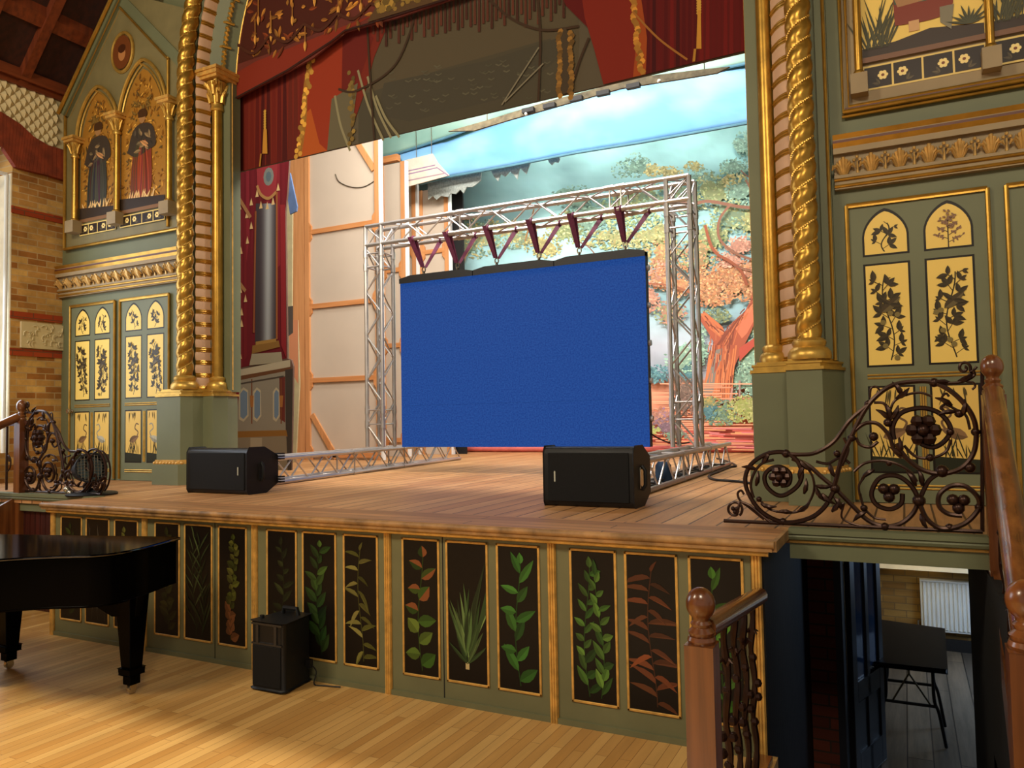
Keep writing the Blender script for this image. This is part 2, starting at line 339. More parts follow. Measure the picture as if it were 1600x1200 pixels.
LEAFS=[  # per painting: leaf length, width, count, (lo colour, hi colour), spread, droop, stems
 (.10,.045,14,((34,44,14),(60,72,22)),1.0,0,1),(.16,.014,12,((58,50,40),(110,100,84)),.35,0,3),(.10,.05,14,((66,66,20),(130,128,52)),1.1,0,1),
 (.10,.06,18,((40,46,14),(66,60,20)),1.2,0,1),(.2,.014,26,((34,44,18),(88,100,56)),.5,.2,2),(.075,.06,22,((70,78,20),(122,118,40)),1.25,0,1),
 (.11,.045,12,((34,42,16),(74,80,34)),1.0,.2,1),(.13,.06,16,((22,46,16),(66,92,34)),1.1,0,1),(.15,.035,14,((84,84,30),(156,146,74)),1.9,.5,1),
 (.17,.09,9,((52,84,26),(112,130,48)),1.5,0,1),(.42,.026,22,((46,74,34),(112,138,78)),.42,.12,0),(.18,.065,11,((36,84,28),(66,120,44)),1.25,0,1),
 (.105,.042,30,((40,80,26),(92,128,50)),1.05,0,2),(.19,.034,17,((84,46,24),(138,72,38)),1.5,.7,1),(.16,.055,10,((44,88,22),(88,140,46)),1.1,0,1)]
def stage_painting(x0,x1,z0,z1,spec,seed,parent,name='plant_painting'):
    random.seed(seed); P=Paint(-.004,start=.0005); P.box=(x0,x1,z0,z1)
    P.p([(x0,z0),(x1,z0),(x1,z1),(x0,z1)],(15,9,5))
    L_,W_,n,(ca,cb2),spread,droop,stems=spec; w_=x1-x0; h_=z1-z0; cx=(x0+x1)/2
    def C(k):
        t=random.random(); d=(.42+.5*k)*(.78 if seed<7 else 1); return tuple(int((a+(b2-a)*t)*d) for a,b2 in zip(ca,cb2))
    if stems==0:
        for k in range(n):
            a=PI/2+random.uniform(-1,1)*spread; l=L_*random.uniform(.45,1.1)*(1-.35*abs(a-PI/2)/spread); l=min(l,.62)
            P.leaf(cx+random.uniform(-.012,.012),z0+.10+random.uniform(0,.04),a,l*1.35,W_,C(random.random()),bend=random.uniform(-.2,.2))
        P.p([(cx-.012,z0+.07),(cx+.012,z0+.07),(cx+.012,z0+.11),(cx-.012,z0+.11)],(190,170,120)); 
        for k in range(5): P.leaf(cx,z0+.1,random.choice((2.4,.7,2.0,1.1)),.17,.022,C(.4))
        P.build(name,G['gpaint'],parent,smooth=False); return
    for s_ in range(stems):
        cc=cx+(s_-(stems-1)/2)*w_*.3; ph=random.random()*6
        sx=lambda t:cc+.02*math.sin(ph+t*5)
        zb,zt=z0+.03*h_,z1-(.08+.05*s_)*h_
        P.line([(sx(t/14),zb+(zt-zb)*t/14) for t in range(15)],.005,tuple(int(v*.8) for v in ca))
        nn=max(5,int(n*1.25)//stems)
        for k in range(nn):
            t=(k+.5)/nn; side=-1 if k%2 else 1
            x,z=sx(t),zb+(zt-zb)*t
            a=PI/2-side*spread*random.uniform(.3,1.15) if k<nn-1 else PI/2+.1
            l=L_*random.uniform(.6,1.2)*(1.05-.35*t)
            reach=(w_/2-.008)
            ex=x+l*math.cos(a); 
            if abs(ex-cx)>reach: l*=max(.4,(reach-abs(x-cx))/max(.01,abs(ex-x)))
            if z+l*math.sin(a)>z1-.01: l*=.6
            if z+l*math.sin(a)<z0+.01: a=abs(a)
            cw=C(.35+.65*random.random())
            c2=None
            if seed==9 and t>.45: c2=(128,74,40)
            if seed==5 and t<.3: cw=(92,56,30)
            P.leaf(x,z,a,l,W_*random.uniform(.8,1.1)*(1.05-.3*t),cw,c2,bend=-side*droop)
    P.build(name,G['gpaint'],parent,smooth=False)
offs=((.115,.35),(.42,.67),(.75,.99))
for i in range(5):
    X=i*Wb; q=MB(); xs=[X]+[X+v for o_ in offs for v in o_]+[X+Wb]
    for k in range(0,8,2): q.box(xs[k],0,0,xs[k+1],.05,H-.06)
    for a,b2 in offs: q.box(X+a,0,0,X+b2,.05,.14); q.box(X+a,0,.915,X+b2,.05,H-.06); q.box(X+a,.03,.14,X+b2,.05,.915)
    q.box(X,-.012,0,X+Wb,.0,.03)
    po=q.build('front_panel',G['greend'],st,smooth=False)
    seam={1:.705,3:.385}.get(i)
    if seam: MB().box(X+seam-.003,-.0015,.03,X+seam+.003,.0005,H-.08).build('door_seam',G['dark'],po)
    if i==3: MB().box(X+.03,-.0015,.965,X+.36,.0005,.969).build('door_seam',G['dark'],po)
    for k,(a,b2) in enumerate(offs):
        f=MB()
        for (u0,v0,u1,v1) in ((a-.014,.126,b2+.014,.14),(a-.014,.915,b2+.014,.929),(a-.014,.126,a,.929),(b2,.126,b2+.014,.929)):
            f.box(X+u0,-.007,v0,X+u1,.0,v1)
        f.build('gilt_frame',G['ochre'],po,bevel=.003)
        MB().box(X+a,.004,.14,X+b2,.03,.915).build('panel_board',mat('painted_board_black',(13,8,5),.25) if (i,k)==(0,0) else bpy.data.materials['painted_board_black'],po)
        stage_painting(X+a+.001,X+b2-.001,.142,.913,LEAFS[i*3+k],i*3+k,po)
for i in range(6):
    X=i*Wb+(0 if i<5 else -.012)+(.012 if i==0 else 0); q=MB()
    for dx in (-.014,0,.014): q.tube([(X+dx,-.010,.0),(X+dx,-.010,H-.07)],.0085,6)
    q.box(X-.024,-.008,0,X+.024,.03,H-.07); q.build('gilt_post',G['ochre'],st)
q=MB(); q.box(5.34,0,0,5.39,.01,H-.06); q.build('corner_post',G['greend'],st)
# side of the stage and platform edges
MB().box(-.012,.03,0,.0,.5,H-.06).build('stage_side',G['greend'],st)
sd=brick('tongue_groove_navy','YZ',(20,21,30),(17,18,27),(6,6,10),.06,9,0,.008,.6,.6,.2)
MB().box(5.35,.0,-1.0,5.40,1.8,H-.08).build('boarded_side',sd,st,smooth=False)
for (xa,xb,nm) in ((-3.0,-.02,'left'),(5.47,9,'right')):
    q=MB(); q.box(xa,.40,H-.15,xb,.46,H-.05); q.box(xa,.36,H-.02,xb,.46,H+.006); q.tube([(xa,.385,H-.035),(xb,.385,H-.035)],.02,8)
    o=q.build('platform_edge',G['green'],st); MB().tube([(xa,.392,H-.062),(xb,.392,H-.062)],.008,6).build('gilt_moulding',G['ochre'],o)
# cupboards under left platform
cu=thing('cupboard_front',(-.8,.45,0),'dark red boarded cupboard front under the left side platform behind the piano','cupboard')
q=MB(); q.box(-2.68,.44,-.0,-.02,.48,H-.16)
for k in range(35): q.box(-2.66+.075*k+.004,.432,.0,-2.66+.075*(k+1)-.004,.44,H-.16)
q.build('boarding',G['mahog'],cu,smooth=False)
for x,z in ((-.62,.10),(-.90,.06)): MB().lathe([(.005,-.03),(.018,-.03),(.022,-.015),(.01,0)],(x,.43,z),10,'Y').build('knob',G['white'],cu)
# ---------------------------------------------------------------- proscenium arch
pa=thing('proscenium_arch',(2.53,1.8,H),'gilded proscenium arch with twisted columns, ribbed bands and green pedestals framing the stage','arch')
XC=2.53; ZS=5.1
def side_path(r,sign,zb,amax=.42,dz=.03):
    """points and outward-pointing frames from the pedestal up and over half the arch"""
    out=[]; n=int((ZS-zb)/dz)
    for i in range(n+1): out.append((Vector((XC+sign*r,0,zb+(ZS-zb)*i/n)),Vector((sign,0,0)),(ZS-zb)*i/n))
    m=int(r*amax/dz)
    for i in range(1,m+1):
        a=amax*i/m; d=Vector((sign*math.cos(a),0,math.sin(a))); out.append((Vector((XC,0,ZS))+d*r,d,(ZS-zb)+a*r))
    return out
for sign,rt_,rg,nm in ((-1,2.965,2.775,'left'),(1,2.945,2.69,'right')):
    # twisted column: three strands with beads in the hollows
    Yt=1.62; Rr=.083; p_=.137; zb=2.10
    path=side_path(rt_,sign,zb); q=MB(); n=30; vs=[];fs=[]
    for P,d,s in path:
        ex=d*sign
        for k in range(n):
            th=2*PI*k/n; ph=th+PI*s/p_; r=Rr*(.72+.32*abs(math.sin(ph))**.7)
            vs.append((P.x+ex.x*r*math.cos(th),Yt-r*math.sin(th),P.z+ex.z*r*math.cos(th)))
    m=len(path)
    for i in range(m-1):
        for k in range(n): fs.append((i*n+k,i*n+(k+1)%n,(i+1)*n+(k+1)%n,(i+1)*n+k))
    q.add(vs,fs); tw=q.build('twisted_column',G['goldb'],pa,ang=180)
    q=MB(); smax=path[-1][2]
    for kk in range(-4,int(smax/p_)+1):
        for j in range(-1,19):
            th=PI*(-.05+1.1*j/18); s=kk*p_-th*p_/PI+2*p_
            if s<0 or s>smax: continue
            i=min(m-1,int(s/path[-1][2]*(m-1))); 
            i=min(range(max(0,i-8),min(m,i+9)),key=lambda a:abs(path[a][2]-s)); P,d,ss=path[i]; ex=d*sign
            q.lathe([(.0005,-.010),(.009,-.005),(.009,.005),(.0005,.010)],(P.x+ex.x*Rr*.83*math.cos(th),Yt-Rr*.83*math.sin(th),P.z+ex.z*Rr*.83*math.cos(th)+(s-ss)),5)
        if q.v: q.build('bead_row',G['gold'],tw); q=MB()
    q=MB(); q.lathe([(.135,0),(.14,.02),(.135,.05),(.115,.075),(.10,.085),(.108,.105),(.108,.12),(.09,.14),(.07,.145)],(XC+sign*rt_,Yt,1.975),24); q.build('column_base',G['gold'],tw)
    # ribbed splayed band between the two columns
    a0,a1=rt_-.075,rg+.055; Y0,Y1=1.70,1.84
    path=side_path((a0+a1)/2,sign,1.99,dz=.0325); q=MB(); g=MB()
    def bandpt(P,d,u,off):
        rr=(a0-(a0+a1)/2)+(a1-a0)*u; y=Y0+(Y1-Y0)*u+off; return (P.x+d.x*rr,y,P.z+d.z*rr)
    vs=[];fs=[]; nu=5
    for i,(P,d,s) in enumerate(path):
        fr_=(s/.13)%1; bul=-.022*math.sin(PI*fr_)**.6
        for k in range(nu+1): vs.append(bandpt(P,d,k/nu,bul-.03*math.sin(PI*k/nu)))
    for i in range(len(path)-1):
        for k in range(nu): fs.append((i*(nu+1)+k,(i+1)*(nu+1)+k,(i+1)*(nu+1)+k+1,i*(nu+1)+k+1))
    q.add(vs,fs); bd=q.build('ribbed_band',G['pink'],pa)
    s=0; L_=path[-1][2]; idx=0
    while s<L_*.97:
        for k,(ds,rr) in enumerate(((-.017,.007),(0,.011),(.017,.007))):
            while idx<len(path)-1 and path[idx][2]<s: idx+=1
            P,d,ss=path[idx]; tv=Vector((-d.z*sign,0,d.x*sign)); tv=tv if tv.z>=0 else -tv
            Q=P+tv*(s-ss+ds)
            g.tube([bandpt(Q,d,u,-.012-.03*math.sin(PI*u)) for u in (0,.25,.5,.75,1)],rr,6)
        g.build('gilt_rib',G['goldb'],bd); g=MB(); s+=.13
    # plain inner column with leafy capital
    xg=XC+sign*rg; Yg=1.86
    q=MB(); q.lathe([(.058,2.10),(.056,3.5),(.052,4.90)],(xg,Yg,0),20); cg=q.build('plain_column',G['goldb'],pa)
    q=MB(); q.lathe([(.10,0),(.105,.03),(.095,.065),(.075,.08),(.082,.10),(.082,.115),(.065,.13)],(xg,Yg,1.975),22); q.build('column_base',G['gold'],cg)
    q=MB(); q.lathe([(.062,4.87),(.07,4.89),(.062,4.91),(.06,4.95),(.075,5.05),(.11,5.16)],(xg,Yg,0),16)
    for ring,(zz,rr,n8) in enumerate(((4.95,.065,8),(5.03,.075,8))):
        for k in range(n8):
            a=2*PI*(k+ring*.5)/n8; c_,s_=math.cos(a),math.sin(a)
            pts=[(xg+c_*r,Yg+s_*r,zz+h) for r,h in ((rr,0),(rr+.01,.05),(rr+.03,.10),(rr+.05,.11),(rr+.045,.085))]
            q.tube(pts,[.02,.022,.018,.012,.006],6)
    for k in range(4):
        a=PI/4+PI/2*k; c_,s_=math.cos(a),math.sin(a); t_=(-s_,c_)
        for sg in (-1,1):
            pts=[(xg+c_*(.07+.10*u)+t_[0]*sg*.02,Yg+s_*(.07+.10*u)+t_[1]*sg*.02,5.08+.08*u) for u in (0,.4,.8)]
            for v in range(8): b_a=PI/2-v*.85; r=.032*(1-v/9); pts.append((xg+c_*(.155+r*math.cos(b_a)),Yg+s_*(.155+r*math.cos(b_a)),5.125+r*math.sin(b_a)))
            q.tube(pts,.011,5)
    q.build('leaf_capital',G['gold'],cg)
    q=MB()
    for z0,z1,e in ((5.17,5.20,.15),(5.20,5.24,.17),(5.24,5.27,.185)): q.prism([(xg-e,Yg-e,z0),(xg+e,Yg-e,z0),(xg+e,Yg+e*.8,z0),(xg-e,Yg+e*.8,z0)],(0,0,z1-z0))
    q.build('abacus',G['ochre'],cg,smooth=False)
    # green soffit strip and carved gilt moulding above the capital, following the arch
    pth=[t for t in side_path(rg-.01,sign,4.9,dz=.05) if t[0].z>5.26]
    q=MB(); vs=[]; fs=[]
    for P,d,s_ in pth:
        for rr,yy in ((.07,1.80),(-.03,1.86),(-.12,1.99),(-.12,2.06),(.07,2.06)): vs.append((P.x+d.x*rr,yy,P.z+d.z*rr))
    for i in range(len(pth)-1):
        for k in range(5): fs.append((i*5+k,i*5+(k+1)%5,(i+1)*5+(k+1)%5,(i+1)*5+k))
    q.add(vs,fs); so=q.build('arch_soffit',G['green'],pa,ang=20)
    q=MB()
    for i,(P,d,s_) in enumerate(pth[:70]):
        c_=Vector((P.x-d.x*.05,1.885,P.z-d.z*.05)); tv=Vector((-d.z*sign,0,d.x*sign)); tv=tv if tv.z>=0 else -tv
        if i%5==0: q.tube([c_+Vector((.045*d.x,-.03,.045*d.z)),c_+Vector((0,-.035,0)),c_-Vector((.045*d.x,-.03,.045*d.z))],.014,6)
        else:
            for e in (-.025,0,.025): q.tube([c_+d*e-tv*.03,c_+d*(e*.6)+Vector((0,-.02,0)),c_+d*(e+.008)+tv*.03],[.006,.012,.005],5)
    q.tube([Vector((P.x-d.x*.12,1.99,P.z-d.z*.12)) for P,d,s_ in pth],.010,6); q.build('carved_moulding',G['gold'],so)
    # green jamb with gilt edge
    xj=xg+(-sign)*.14
    q=MB(); q.box(min(xg,xj),1.90,1.95,max(xg,xj),2.04,5.2); jb=q.build('jamb',G['green'],pa,smooth=False)
    q=MB(); q.tube([(xj,1.93,1.97),(xj,1.93,5.2)],.008,6); q.tube([(xj-.01*sign*-1,1.91,1.97),(xj-.01*sign*-1,1.91,5.2)],.006,6); q.build('gilt_edge',G['ochre'],jb)
    # outer fillet beyond the twisted column
    xo=XC+sign*(rt_+.115)
    q=MB(); q.box(min(xo,xo+sign*.03)-.02,1.72,1.97,max(xo,xo+sign*.03)+.02,1.8,5.6); q.build('pilaster_strip',G['green'],pa,smooth=False)
    q=MB(); q.tube([(xo+sign*.035,1.72,1.97),(xo+sign*.035,1.72,5.6)],.012,8); q.build('gilt_fillet',G['goldb'],pa)
# pedestals (plan outlines)
def pedestal(plan,nm):
    def ring(e):
        c=Vector((sum(p[0] for p in plan)/len(plan),sum(p[1] for p in plan)/len(plan))); out=[]
        for x,y in plan:
            d=Vector((x,y))-c; out.append((x+e*(1 if d.x>0 else -1)*min(1,abs(d.x)/.1),y+e*(1 if d.y>0 else -1)*min(1,abs(d.y)/.1)))
        return out
    def slab(q,e,z0,z1): q.prism([(x,y,z0) for x,y in ring(e)],(0,0,z1-z0))
    q=MB(); slab(q,0,H,1.905); slab(q,.03,H+.001,1.235); o=q.build('pedestal',G['green'],pa,smooth=False)
    q=MB(); slab(q,.012,1.905,1.925); slab(q,-.01,1.925,1.95); slab(q,.0,1.95,1.962); slab(q,-.03,1.962,1.98); q.build('gilt_cap',G['gold'],o,smooth=False)
    q=MB(); slab(q,.025,1.235,1.25); slab(q,.010,1.25,1.275)
    R2=ring(.022)
    for i in range(len(R2)-1):
        a,b2=Vector(R2[i]),Vector(R2[i+1]); L_=(b2-a).length
        for k in range(int(L_/.045)):
            c_=a.lerp(b2,(k+.5)/max(1,int(L_/.045))); q.ball((c_.x,c_.y,1.245),.017,6)
    q.build('gilt_base_band',G['ochre'],o)
pedestal([(5.67,1.79),(5.56,1.5),(5.34,1.5),(5.32,1.7),(5.09,1.7),(5.07,1.8),(5.07,2.02),(5.58,2.02),(5.58,1.79)],'r')
pedestal([(-.72,1.79),(-.70,1.5),(-.36,1.5),(-.30,1.60),(-.27,1.70),(-.13,1.70),(-.09,1.85),(-.13,2.02),(-.5,2.02),(-.5,1.79)],'l')
# ---------------------------------------------------------------- panelled wall dressing
def gilt_rect(q,x0,z0,x1,z1,Y,t=.02,d=.02):
    for a,b2 in (((x0,z0),(x1,z0)),((x1,z0),(x1,z1)),((x1,z1),(x0,z1)),((x0,z1),(x0,z0))): q.tube([(a[0],Y,a[1]),(b2[0],Y,b2[1])],t/2,8)
def archpts(x0,x1,z0,z1,n=8):
    """pointed arch outline"""
    w_=x1-x0; out=[(x0,z0),(x1,z0)]; zs=z0+(z1-z0)*.42
    for k in range(n+1): t=k/n; out.append((x1-w_/2*t**1.7,zs+(z1-zs)*(1-(1-t)**1.35)))
    for k in range(n+1): t=1-k/n; out.append((x0+w_/2*t**1.7,zs+(z1-zs)*(1-(1-t)**1.35))) if k else None
    return out
GOLDLEAF=(240,206,108)
def sprig(P,x0,x1,z0,z1,seed,fruit=0,dark=(52,42,22),bird=False):
    random.seed(seed); cx=(x0+x1)/2; w_=x1-x0; h_=z1-z0; ph=random.random()*6
    sx=lambda t:cx+w_*.13*math.sin(ph+t*5.5)
    P.line([(sx(t/16),z0+h_*(.03+.88*t/16)) for t in range(17)],.008,dark)
    n=max(6,int(h_/.040))
    for k in range(n):
        t=(k+.6)/n; x,z=sx(t),z0+h_*(.03+.88*t); sd=-1 if k%2 else 1
        a=PI/2-sd*random.uniform(.5,1.3); l=w_*random.uniform(.16,.26); ex,ez=x+l*math.cos(a),z+l*math.sin(a)
        P.line([(x,z),(ex,ez)],.004,dark)
        for m_ in range(3):
            aa=a+(m_-1)*1.05+random.uniform(-.2,.2); ll=w_*random.uniform(.25,.34)
            tx=ex+ll*math.cos(aa)
            if tx<x0+.01 or tx>x1-.01: ll*=.55
            if ez+ll>z1: continue
            P.leaf(ex,ez,aa,ll,ll*.48,dark,(66,54,30))
    for k in range(fruit):
        t=random.uniform(.05,.55); P.disc(sx(t)+random.uniform(-.3,.3)*w_,z0+h_*t,.017,(128,112,62),12)
    if bird:
        z=z0+h_*.62; x=cx+.01
        P.leaf(x-.05,z-.05,.7,.15,.06,(72,58,34),(104,90,56)); P.leaf(x,z+.0,2.4,.08,.03,dark); P.leaf(x,z,-.2,.08,.03,dark)
def heron(P,x0,x1,z0,z1,flip,c=(110,96,66)):
    s=-1 if flip else 1; cx=(x0+x1)/2; zb=z0+(z1-z0)*.18
    P.p([(x0,z0),(x1,z0),(x1,zb*.8+z0*.2),(x0,zb)],(40,42,26))
    P.line([(cx,zb),(cx+.01*s,zb+.14)],.006,(60,44,24)); P.line([(cx+.03*s,zb),(cx+.03*s,zb+.14)],.006,(60,44,24))
    P.leaf(cx-.06*s,zb+.12,(.35 if s>0 else PI-.35),.16,.075,c); 
    P.line(smooth_line([(cx+.06*s,zb+.17),(cx+.08*s,zb+.22),(cx+.03*s,zb+.26),(cx+.05*s,zb+.31),(cx+.09*s,zb+.30)],5),[.022]+[.014]*20,c)
    random.seed(int(abs(x0)*100))
    for k in range(12):
        a=PI/2+random.uniform(-.5,.5); P.leaf(random.uniform(x0+.02,x1-.02),zb-.02,a,random.uniform(.08,.2),.008,(48,46,24))
    for k in range(6): P.leaf(random.uniform(x0+.03,x1-.03),z1-.01,-PI/2+random.uniform(-.4,.4),random.uniform(.05,.13),.01,(70,60,30))
def painted_door(num,x0,x1,name,handle=None,seed=0):
    w_=x1-x0; d=empty_struct('door_%d'%num,(x0,YW,H)); z0,z1=H+.02,3.01
    MB().box(x0,YW-.012,z0-.015,x1,YW+.0,z1).build('door_leaf',G['green'],d,smooth=False)
    q=MB(); 
    for a,b2 in (((x0,z0),(x0,z1)),((x0,z1),(x1,z1)),((x1,z1),(x1,z0))):
        q.tube([(a[0],YW-.018,a[1]),(b2[0],YW-.018,b2[1])],.014,8); 
    q.box(x0+.012,YW-.03,z1-.02,x1-.012,YW-.012,z1-.008)
    q.build('gilt_architrave',G['goldb'],d)
    for k in (0,1):
        a=x0+w_*(.125 if k==0 else .57); b2=a+w_*.31
        for r_,(u0,u1) in enumerate(((2.665,2.945),(1.93,2.59),(1.235,1.78))):
            e=.013; Y=YW-.0125
            P=Paint(Y,start=.0005)
            if r_==0:
                P.p(archpts(a-e,b2+e,u0-e,u1+e*1.6),(26,18,8)); P.p(archpts(a,b2,u0,u1),GOLDLEAF); 
                if k==1 and num>2: 
                    cx=(a+b2)/2; random.seed(77); P.line([(cx,u0),(cx,u0+.2)],.007,(60,46,28))
                    for j in range(7):
                        s_=-1 if j%2 else 1; zz=u0+.03+.022*j; L2=.085-.008*j
                        P.line([(cx,zz),(cx+s_*L2,zz+.04)],.004,(60,46,28))
                        for mm in range(9): P.leaf(cx+s_*L2*(.3+.08*mm),zz+.04*(.3+.08*mm),random.random()*6.28,.02,.012,(120,90,66))
                    for mm in range(14): P.leaf(cx+random.uniform(-.01,.01),u0+.12+.009*mm,random.random()*6.28,.022,.013,(120,90,66))
                else: sprig(P,a+.03,b2-.03,u0+.005,u1-.06,seed+k)
            else:
                P.p([(a-e,u0-e),(b2+e,u0-e),(b2+e,u1+e),(a-e,u1+e)],(26,18,8)); P.p([(a,u0),(b2,u0),(b2,u1),(a,u1)],GOLDLEAF if r_==1 else (228,190,100))
                if r_==1: sprig(P,a+.01,b2-.01,u0+.01,u1-.03,seed+10+k,fruit=5,bird=True)
                else: heron(P,a,b2,u0,u1,k==1,(150,146,128) if (k==1 and num<3) else (112,84,56))
            P.build('gold_leaf_painting',G['gpaint'],d,smooth=False)
    q=MB()
    for zz in (1.125,1.145,1.845,1.865): q.tube([(x0+w_*.11,YW-.013,zz),(x0+w_*.90,YW-.013,zz)],.007,6)
    xm=x0+w_*.505
    for dx in (-.014,0,.014): q.tube([(xm+dx,YW-.013,1.235),(xm+dx,YW-.013,1.78)],.006,6)
    q.build('gilt_fillet',G['gold'],d)
    if handle:
        q=MB(); q.lathe([(.012,-.07),(.026,-.066),(.03,-.05),(.018,-.035),(.009,-.03),(.009,-.012),(.02,-.012),(.02,0)],(x0+.05,YW-.012,1.80),14,'Y'); q.build('door_knob',G['chrome'],d)
painted_door(1,-2.52,-1.745,'',True,11); painted_door(2,-1.655,-.87,'',None,21)
painted_door(3,5.725,6.535,'',None,33); painted_door(4,6.635,7.445,'',None,46)
def cornice(x0,x1,label):
    c=thing('cornice',((x0+x1)/2,YW,3.1),label,'cornice','gilded leaf cornices beside the arch')
    q=MB(); q.box(x0,YW-.09,3.35,x1,YW,3.47); q.box(x0,YW-.05,3.12,x1,YW,3.35); q.box(x0,YW-.07,3.19,x1,YW,3.21)
    q.build('cornice_body',G['stone'],c,smooth=False)
    q=MB()
    for zz,yy,rr in ((3.185,.055,.013),(3.14,.05,.012)): q.tube([(x0,YW-yy,zz),(x1,YW-yy,zz)],rr,8)
    for z0 in (3.385,3.442): q.prism([(x0,YW-.088,z0),(x0,YW-.105,z0+.034),(x0,YW-.088,z0+.036)],(x1-x0,0,0))
    q.build('gilt_moulding',G['goldb'],c)
    q=MB(); q.box(x0,YW-.098,3.42,x1,YW-.05,3.438); q.build('maroon_fillet',G['maroon'],c)
    q=MB(); pitch=.168; k=0; x=x0+.06
    while x<x1-.03:
        if k%2==0:
            for j in range(7):   # palmette lobes
                s_=(j-3); a=PI/2-s_*.30; l=.105-.006*abs(s_)
                pts=[(x+s_*.006,YW-.055,3.215),(x+s_*.013,YW-.085,3.215+.05),(x+s_*.020,YW-.10,3.215+l-.012*abs(s_)),(x+s_*.024,YW-.085,3.205+l-.016*abs(s_))]
                q.tube(pts,[.008,.012,.013,.004],6)
        else:
            q.tube([(x,YW-.055,3.215),(x,YW-.075,3.29)],[.010,.005],6)
            for dx,dz in ((0,.10),(-.018,.08),(.018,.08)): q.ball((x+dx,YW-.08,3.215+dz),.012,6)
        x+=pitch/2; k+=1
    q.build('leaf_frieze',mat('gilded_leaf_'+('left' if x0<0 else 'right'),(206,168,100),.42,.5,var=.2,scale=20),c)
cornice(-2.69,-.55,'long gilded cornice of carved leaves over the left pair of painted doors')
cornice(5.66,9.0,'long gilded cornice of carved leaves over the right pair of painted doors')
# ---------------------------------------------------------------- picture panels above
def flower_row(P,x0,x1,z0,z1,n,off=0):
    P.p([(x0,z0),(x1,z0),(x1,z1),(x0,z1)],(226,196,112)); t=.012; w_=(x1-x0)/n
    for k in range(n):
        a,b2=x0+k*w_+t/2,x0+(k+1)*w_-t/2; P.p([(a,z0+t),(b2,z0+t),(b2,z1-t),(a,z1-t)],(40,26,18))
        cx=a+(b2-a)*(.68 if k%2==0 else .32); cz=(z0+z1)/2+.006; r=.02
        for j in range(2): P.leaf(cx+(.02 if k%2 else -.02),z0+.03,(.3+j*.8) if k%2 else (PI-.3-j*.8),.05,.018,(74,62,40))
        for j in range(6): a_=j*PI/3; P.disc(cx+r*math.cos(a_),cz+r*math.sin(a_),r*.62,(242,216,140),8)
        P.disc(cx,cz,r*.5,(120,60,30),8)
def small_column(q,x,zb,zt,Y,r,parent):
    q=MB(); q.lathe([(r*.95,zb),(r*.9,zt)],(x,Y,0),16)
    q.lathe([(r*1.35,zb-.005),(r*1.4,zb+.012),(r*1.1,zb+.025)],(x,Y,0),16); o=q.build('small_column',G['goldb'],parent)
    q=MB(); q.box(x-r*2,Y-r*2,zb-.14,x+r*2,YW,zb-.005); q.build('plinth_block',G['stone'],o,smooth=False)
    q=MB(); q.lathe([(r*1.2,zt-.02),(r*1.3,zt),(r*1.0,zt+.02),(r*1.3,zt+.09),(r*1.9,zt+.15)],(x,Y,0),12)
    for k in range(8):
        a=2*PI*k/8; q.tube([(x+r*1.1*math.cos(a),Y+r*1.1*math.sin(a),zt+.03),(x+r*1.6*math.cos(a),Y+r*1.6*math.sin(a),zt+.09),(x+r*2.3*math.cos(a),Y+r*2.3*math.sin(a),zt+.13)],[.008,.012,.006],5)
    q.build('carved_capital',G['gold'],o)
    q=MB(); q.box(x-r*2.4,Y-r*2.4,zt+.15,x+r*2.4,YW,zt+.18); q.box(x-r*2.8,Y-r*2.8,zt+.18,x+r*2.8,YW,zt+.21); q.build('abacus',G['ochre'],o,smooth=False)
pr=thing('picture_panel',(6.7,YW,3.5),'gilt framed wall painting on gold ground with robed figure above the right cornice','painting')
x0,x1=5.73,9.2
MB().box(x0,YW-.02,3.64,x1,YW,4.95).build('panel_ground',G['stone'],pr,smooth=False)
q=MB()
for e,rr in ((0,.017),(.035,.013)):
    q.tube([(x1,YW-.05+e*.4,3.64+e),(x0+e,YW-.05+e*.4,3.64+e),(x0+e,YW-.05+e*.4,4.95)],rr,8)
q.tube([(x0-.01,YW-.03,3.615),(x1,YW-.03,3.615)],.012,8); q.build('gilt_frame',G['goldb'],pr)
MB().box(x0+.01,YW-.045,3.655,x1,YW-.02,3.668).build('maroon_fillet',G['maroon'],pr)
P=Paint(YW-.021)
P.p([(5.86,3.98),(x1,3.98),(x1,4.95),(5.86,4.95)],(236,202,104))
for a,b2 in ((5.86,6.56),(6.60,7.30),(7.34,8.04)):
    P.p([(a,3.98),(b2,3.98),(b2,4.06),(a+.4,4.10),(a+.2,4.06),(a,4.05)],(58,44,36))
    flower_row(P,a,b2,3.765,3.93,4)
    random.seed(int(a*10))
    for k in range(26): P.leaf(random.uniform(a+.01,a+.16),4.03,PI/2+random.uniform(-.5,.5),random.uniform(.1,.42),.014,(60,58,34))
    P.sp([(a+.20,4.16),(a+.20,4.55),(a+.28,4.95),(a+.52,4.95),(a+.54,4.30),(a+.50,4.18),(a+.4,4.15)],(128,52,34))
    P.sp([(a+.20,4.30),(a+.54,4.34),(a+.54,4.95),(a+.22,4.95)],(70,84,66)); P.sp([(a+.22,4.28),(a+.5,4.30),(a+.5,4.34),(a+.3,4.36),(a+.2,4.38)],(166,122,80))
    P.p([(a+.28,4.10),(a+.34,4.10),(a+.34,4.17),(a+.28,4.17)],(206,160,110)); P.p([(a+.46,4.12),(a+.52,4.06),(a+.54,4.22),(a+.46,4.22)],(128,120,98))
    for k in range(9): P.leaf(a+.62,4.07,PI*(.1+.8*k/8),.1+.02*(k%3),.018,(56,56,34))
    for k in range(6): P.leaf(a+.62,4.42,PI*1.5+(k-2.5)*.3,.14,.02,(90,84,50))
P.p([(5.86,3.945),(x1,3.945),(x1,3.98),(5.86,3.98)],(120,84,62))
P.build('painting',G['gpaint'],pr,smooth=False)
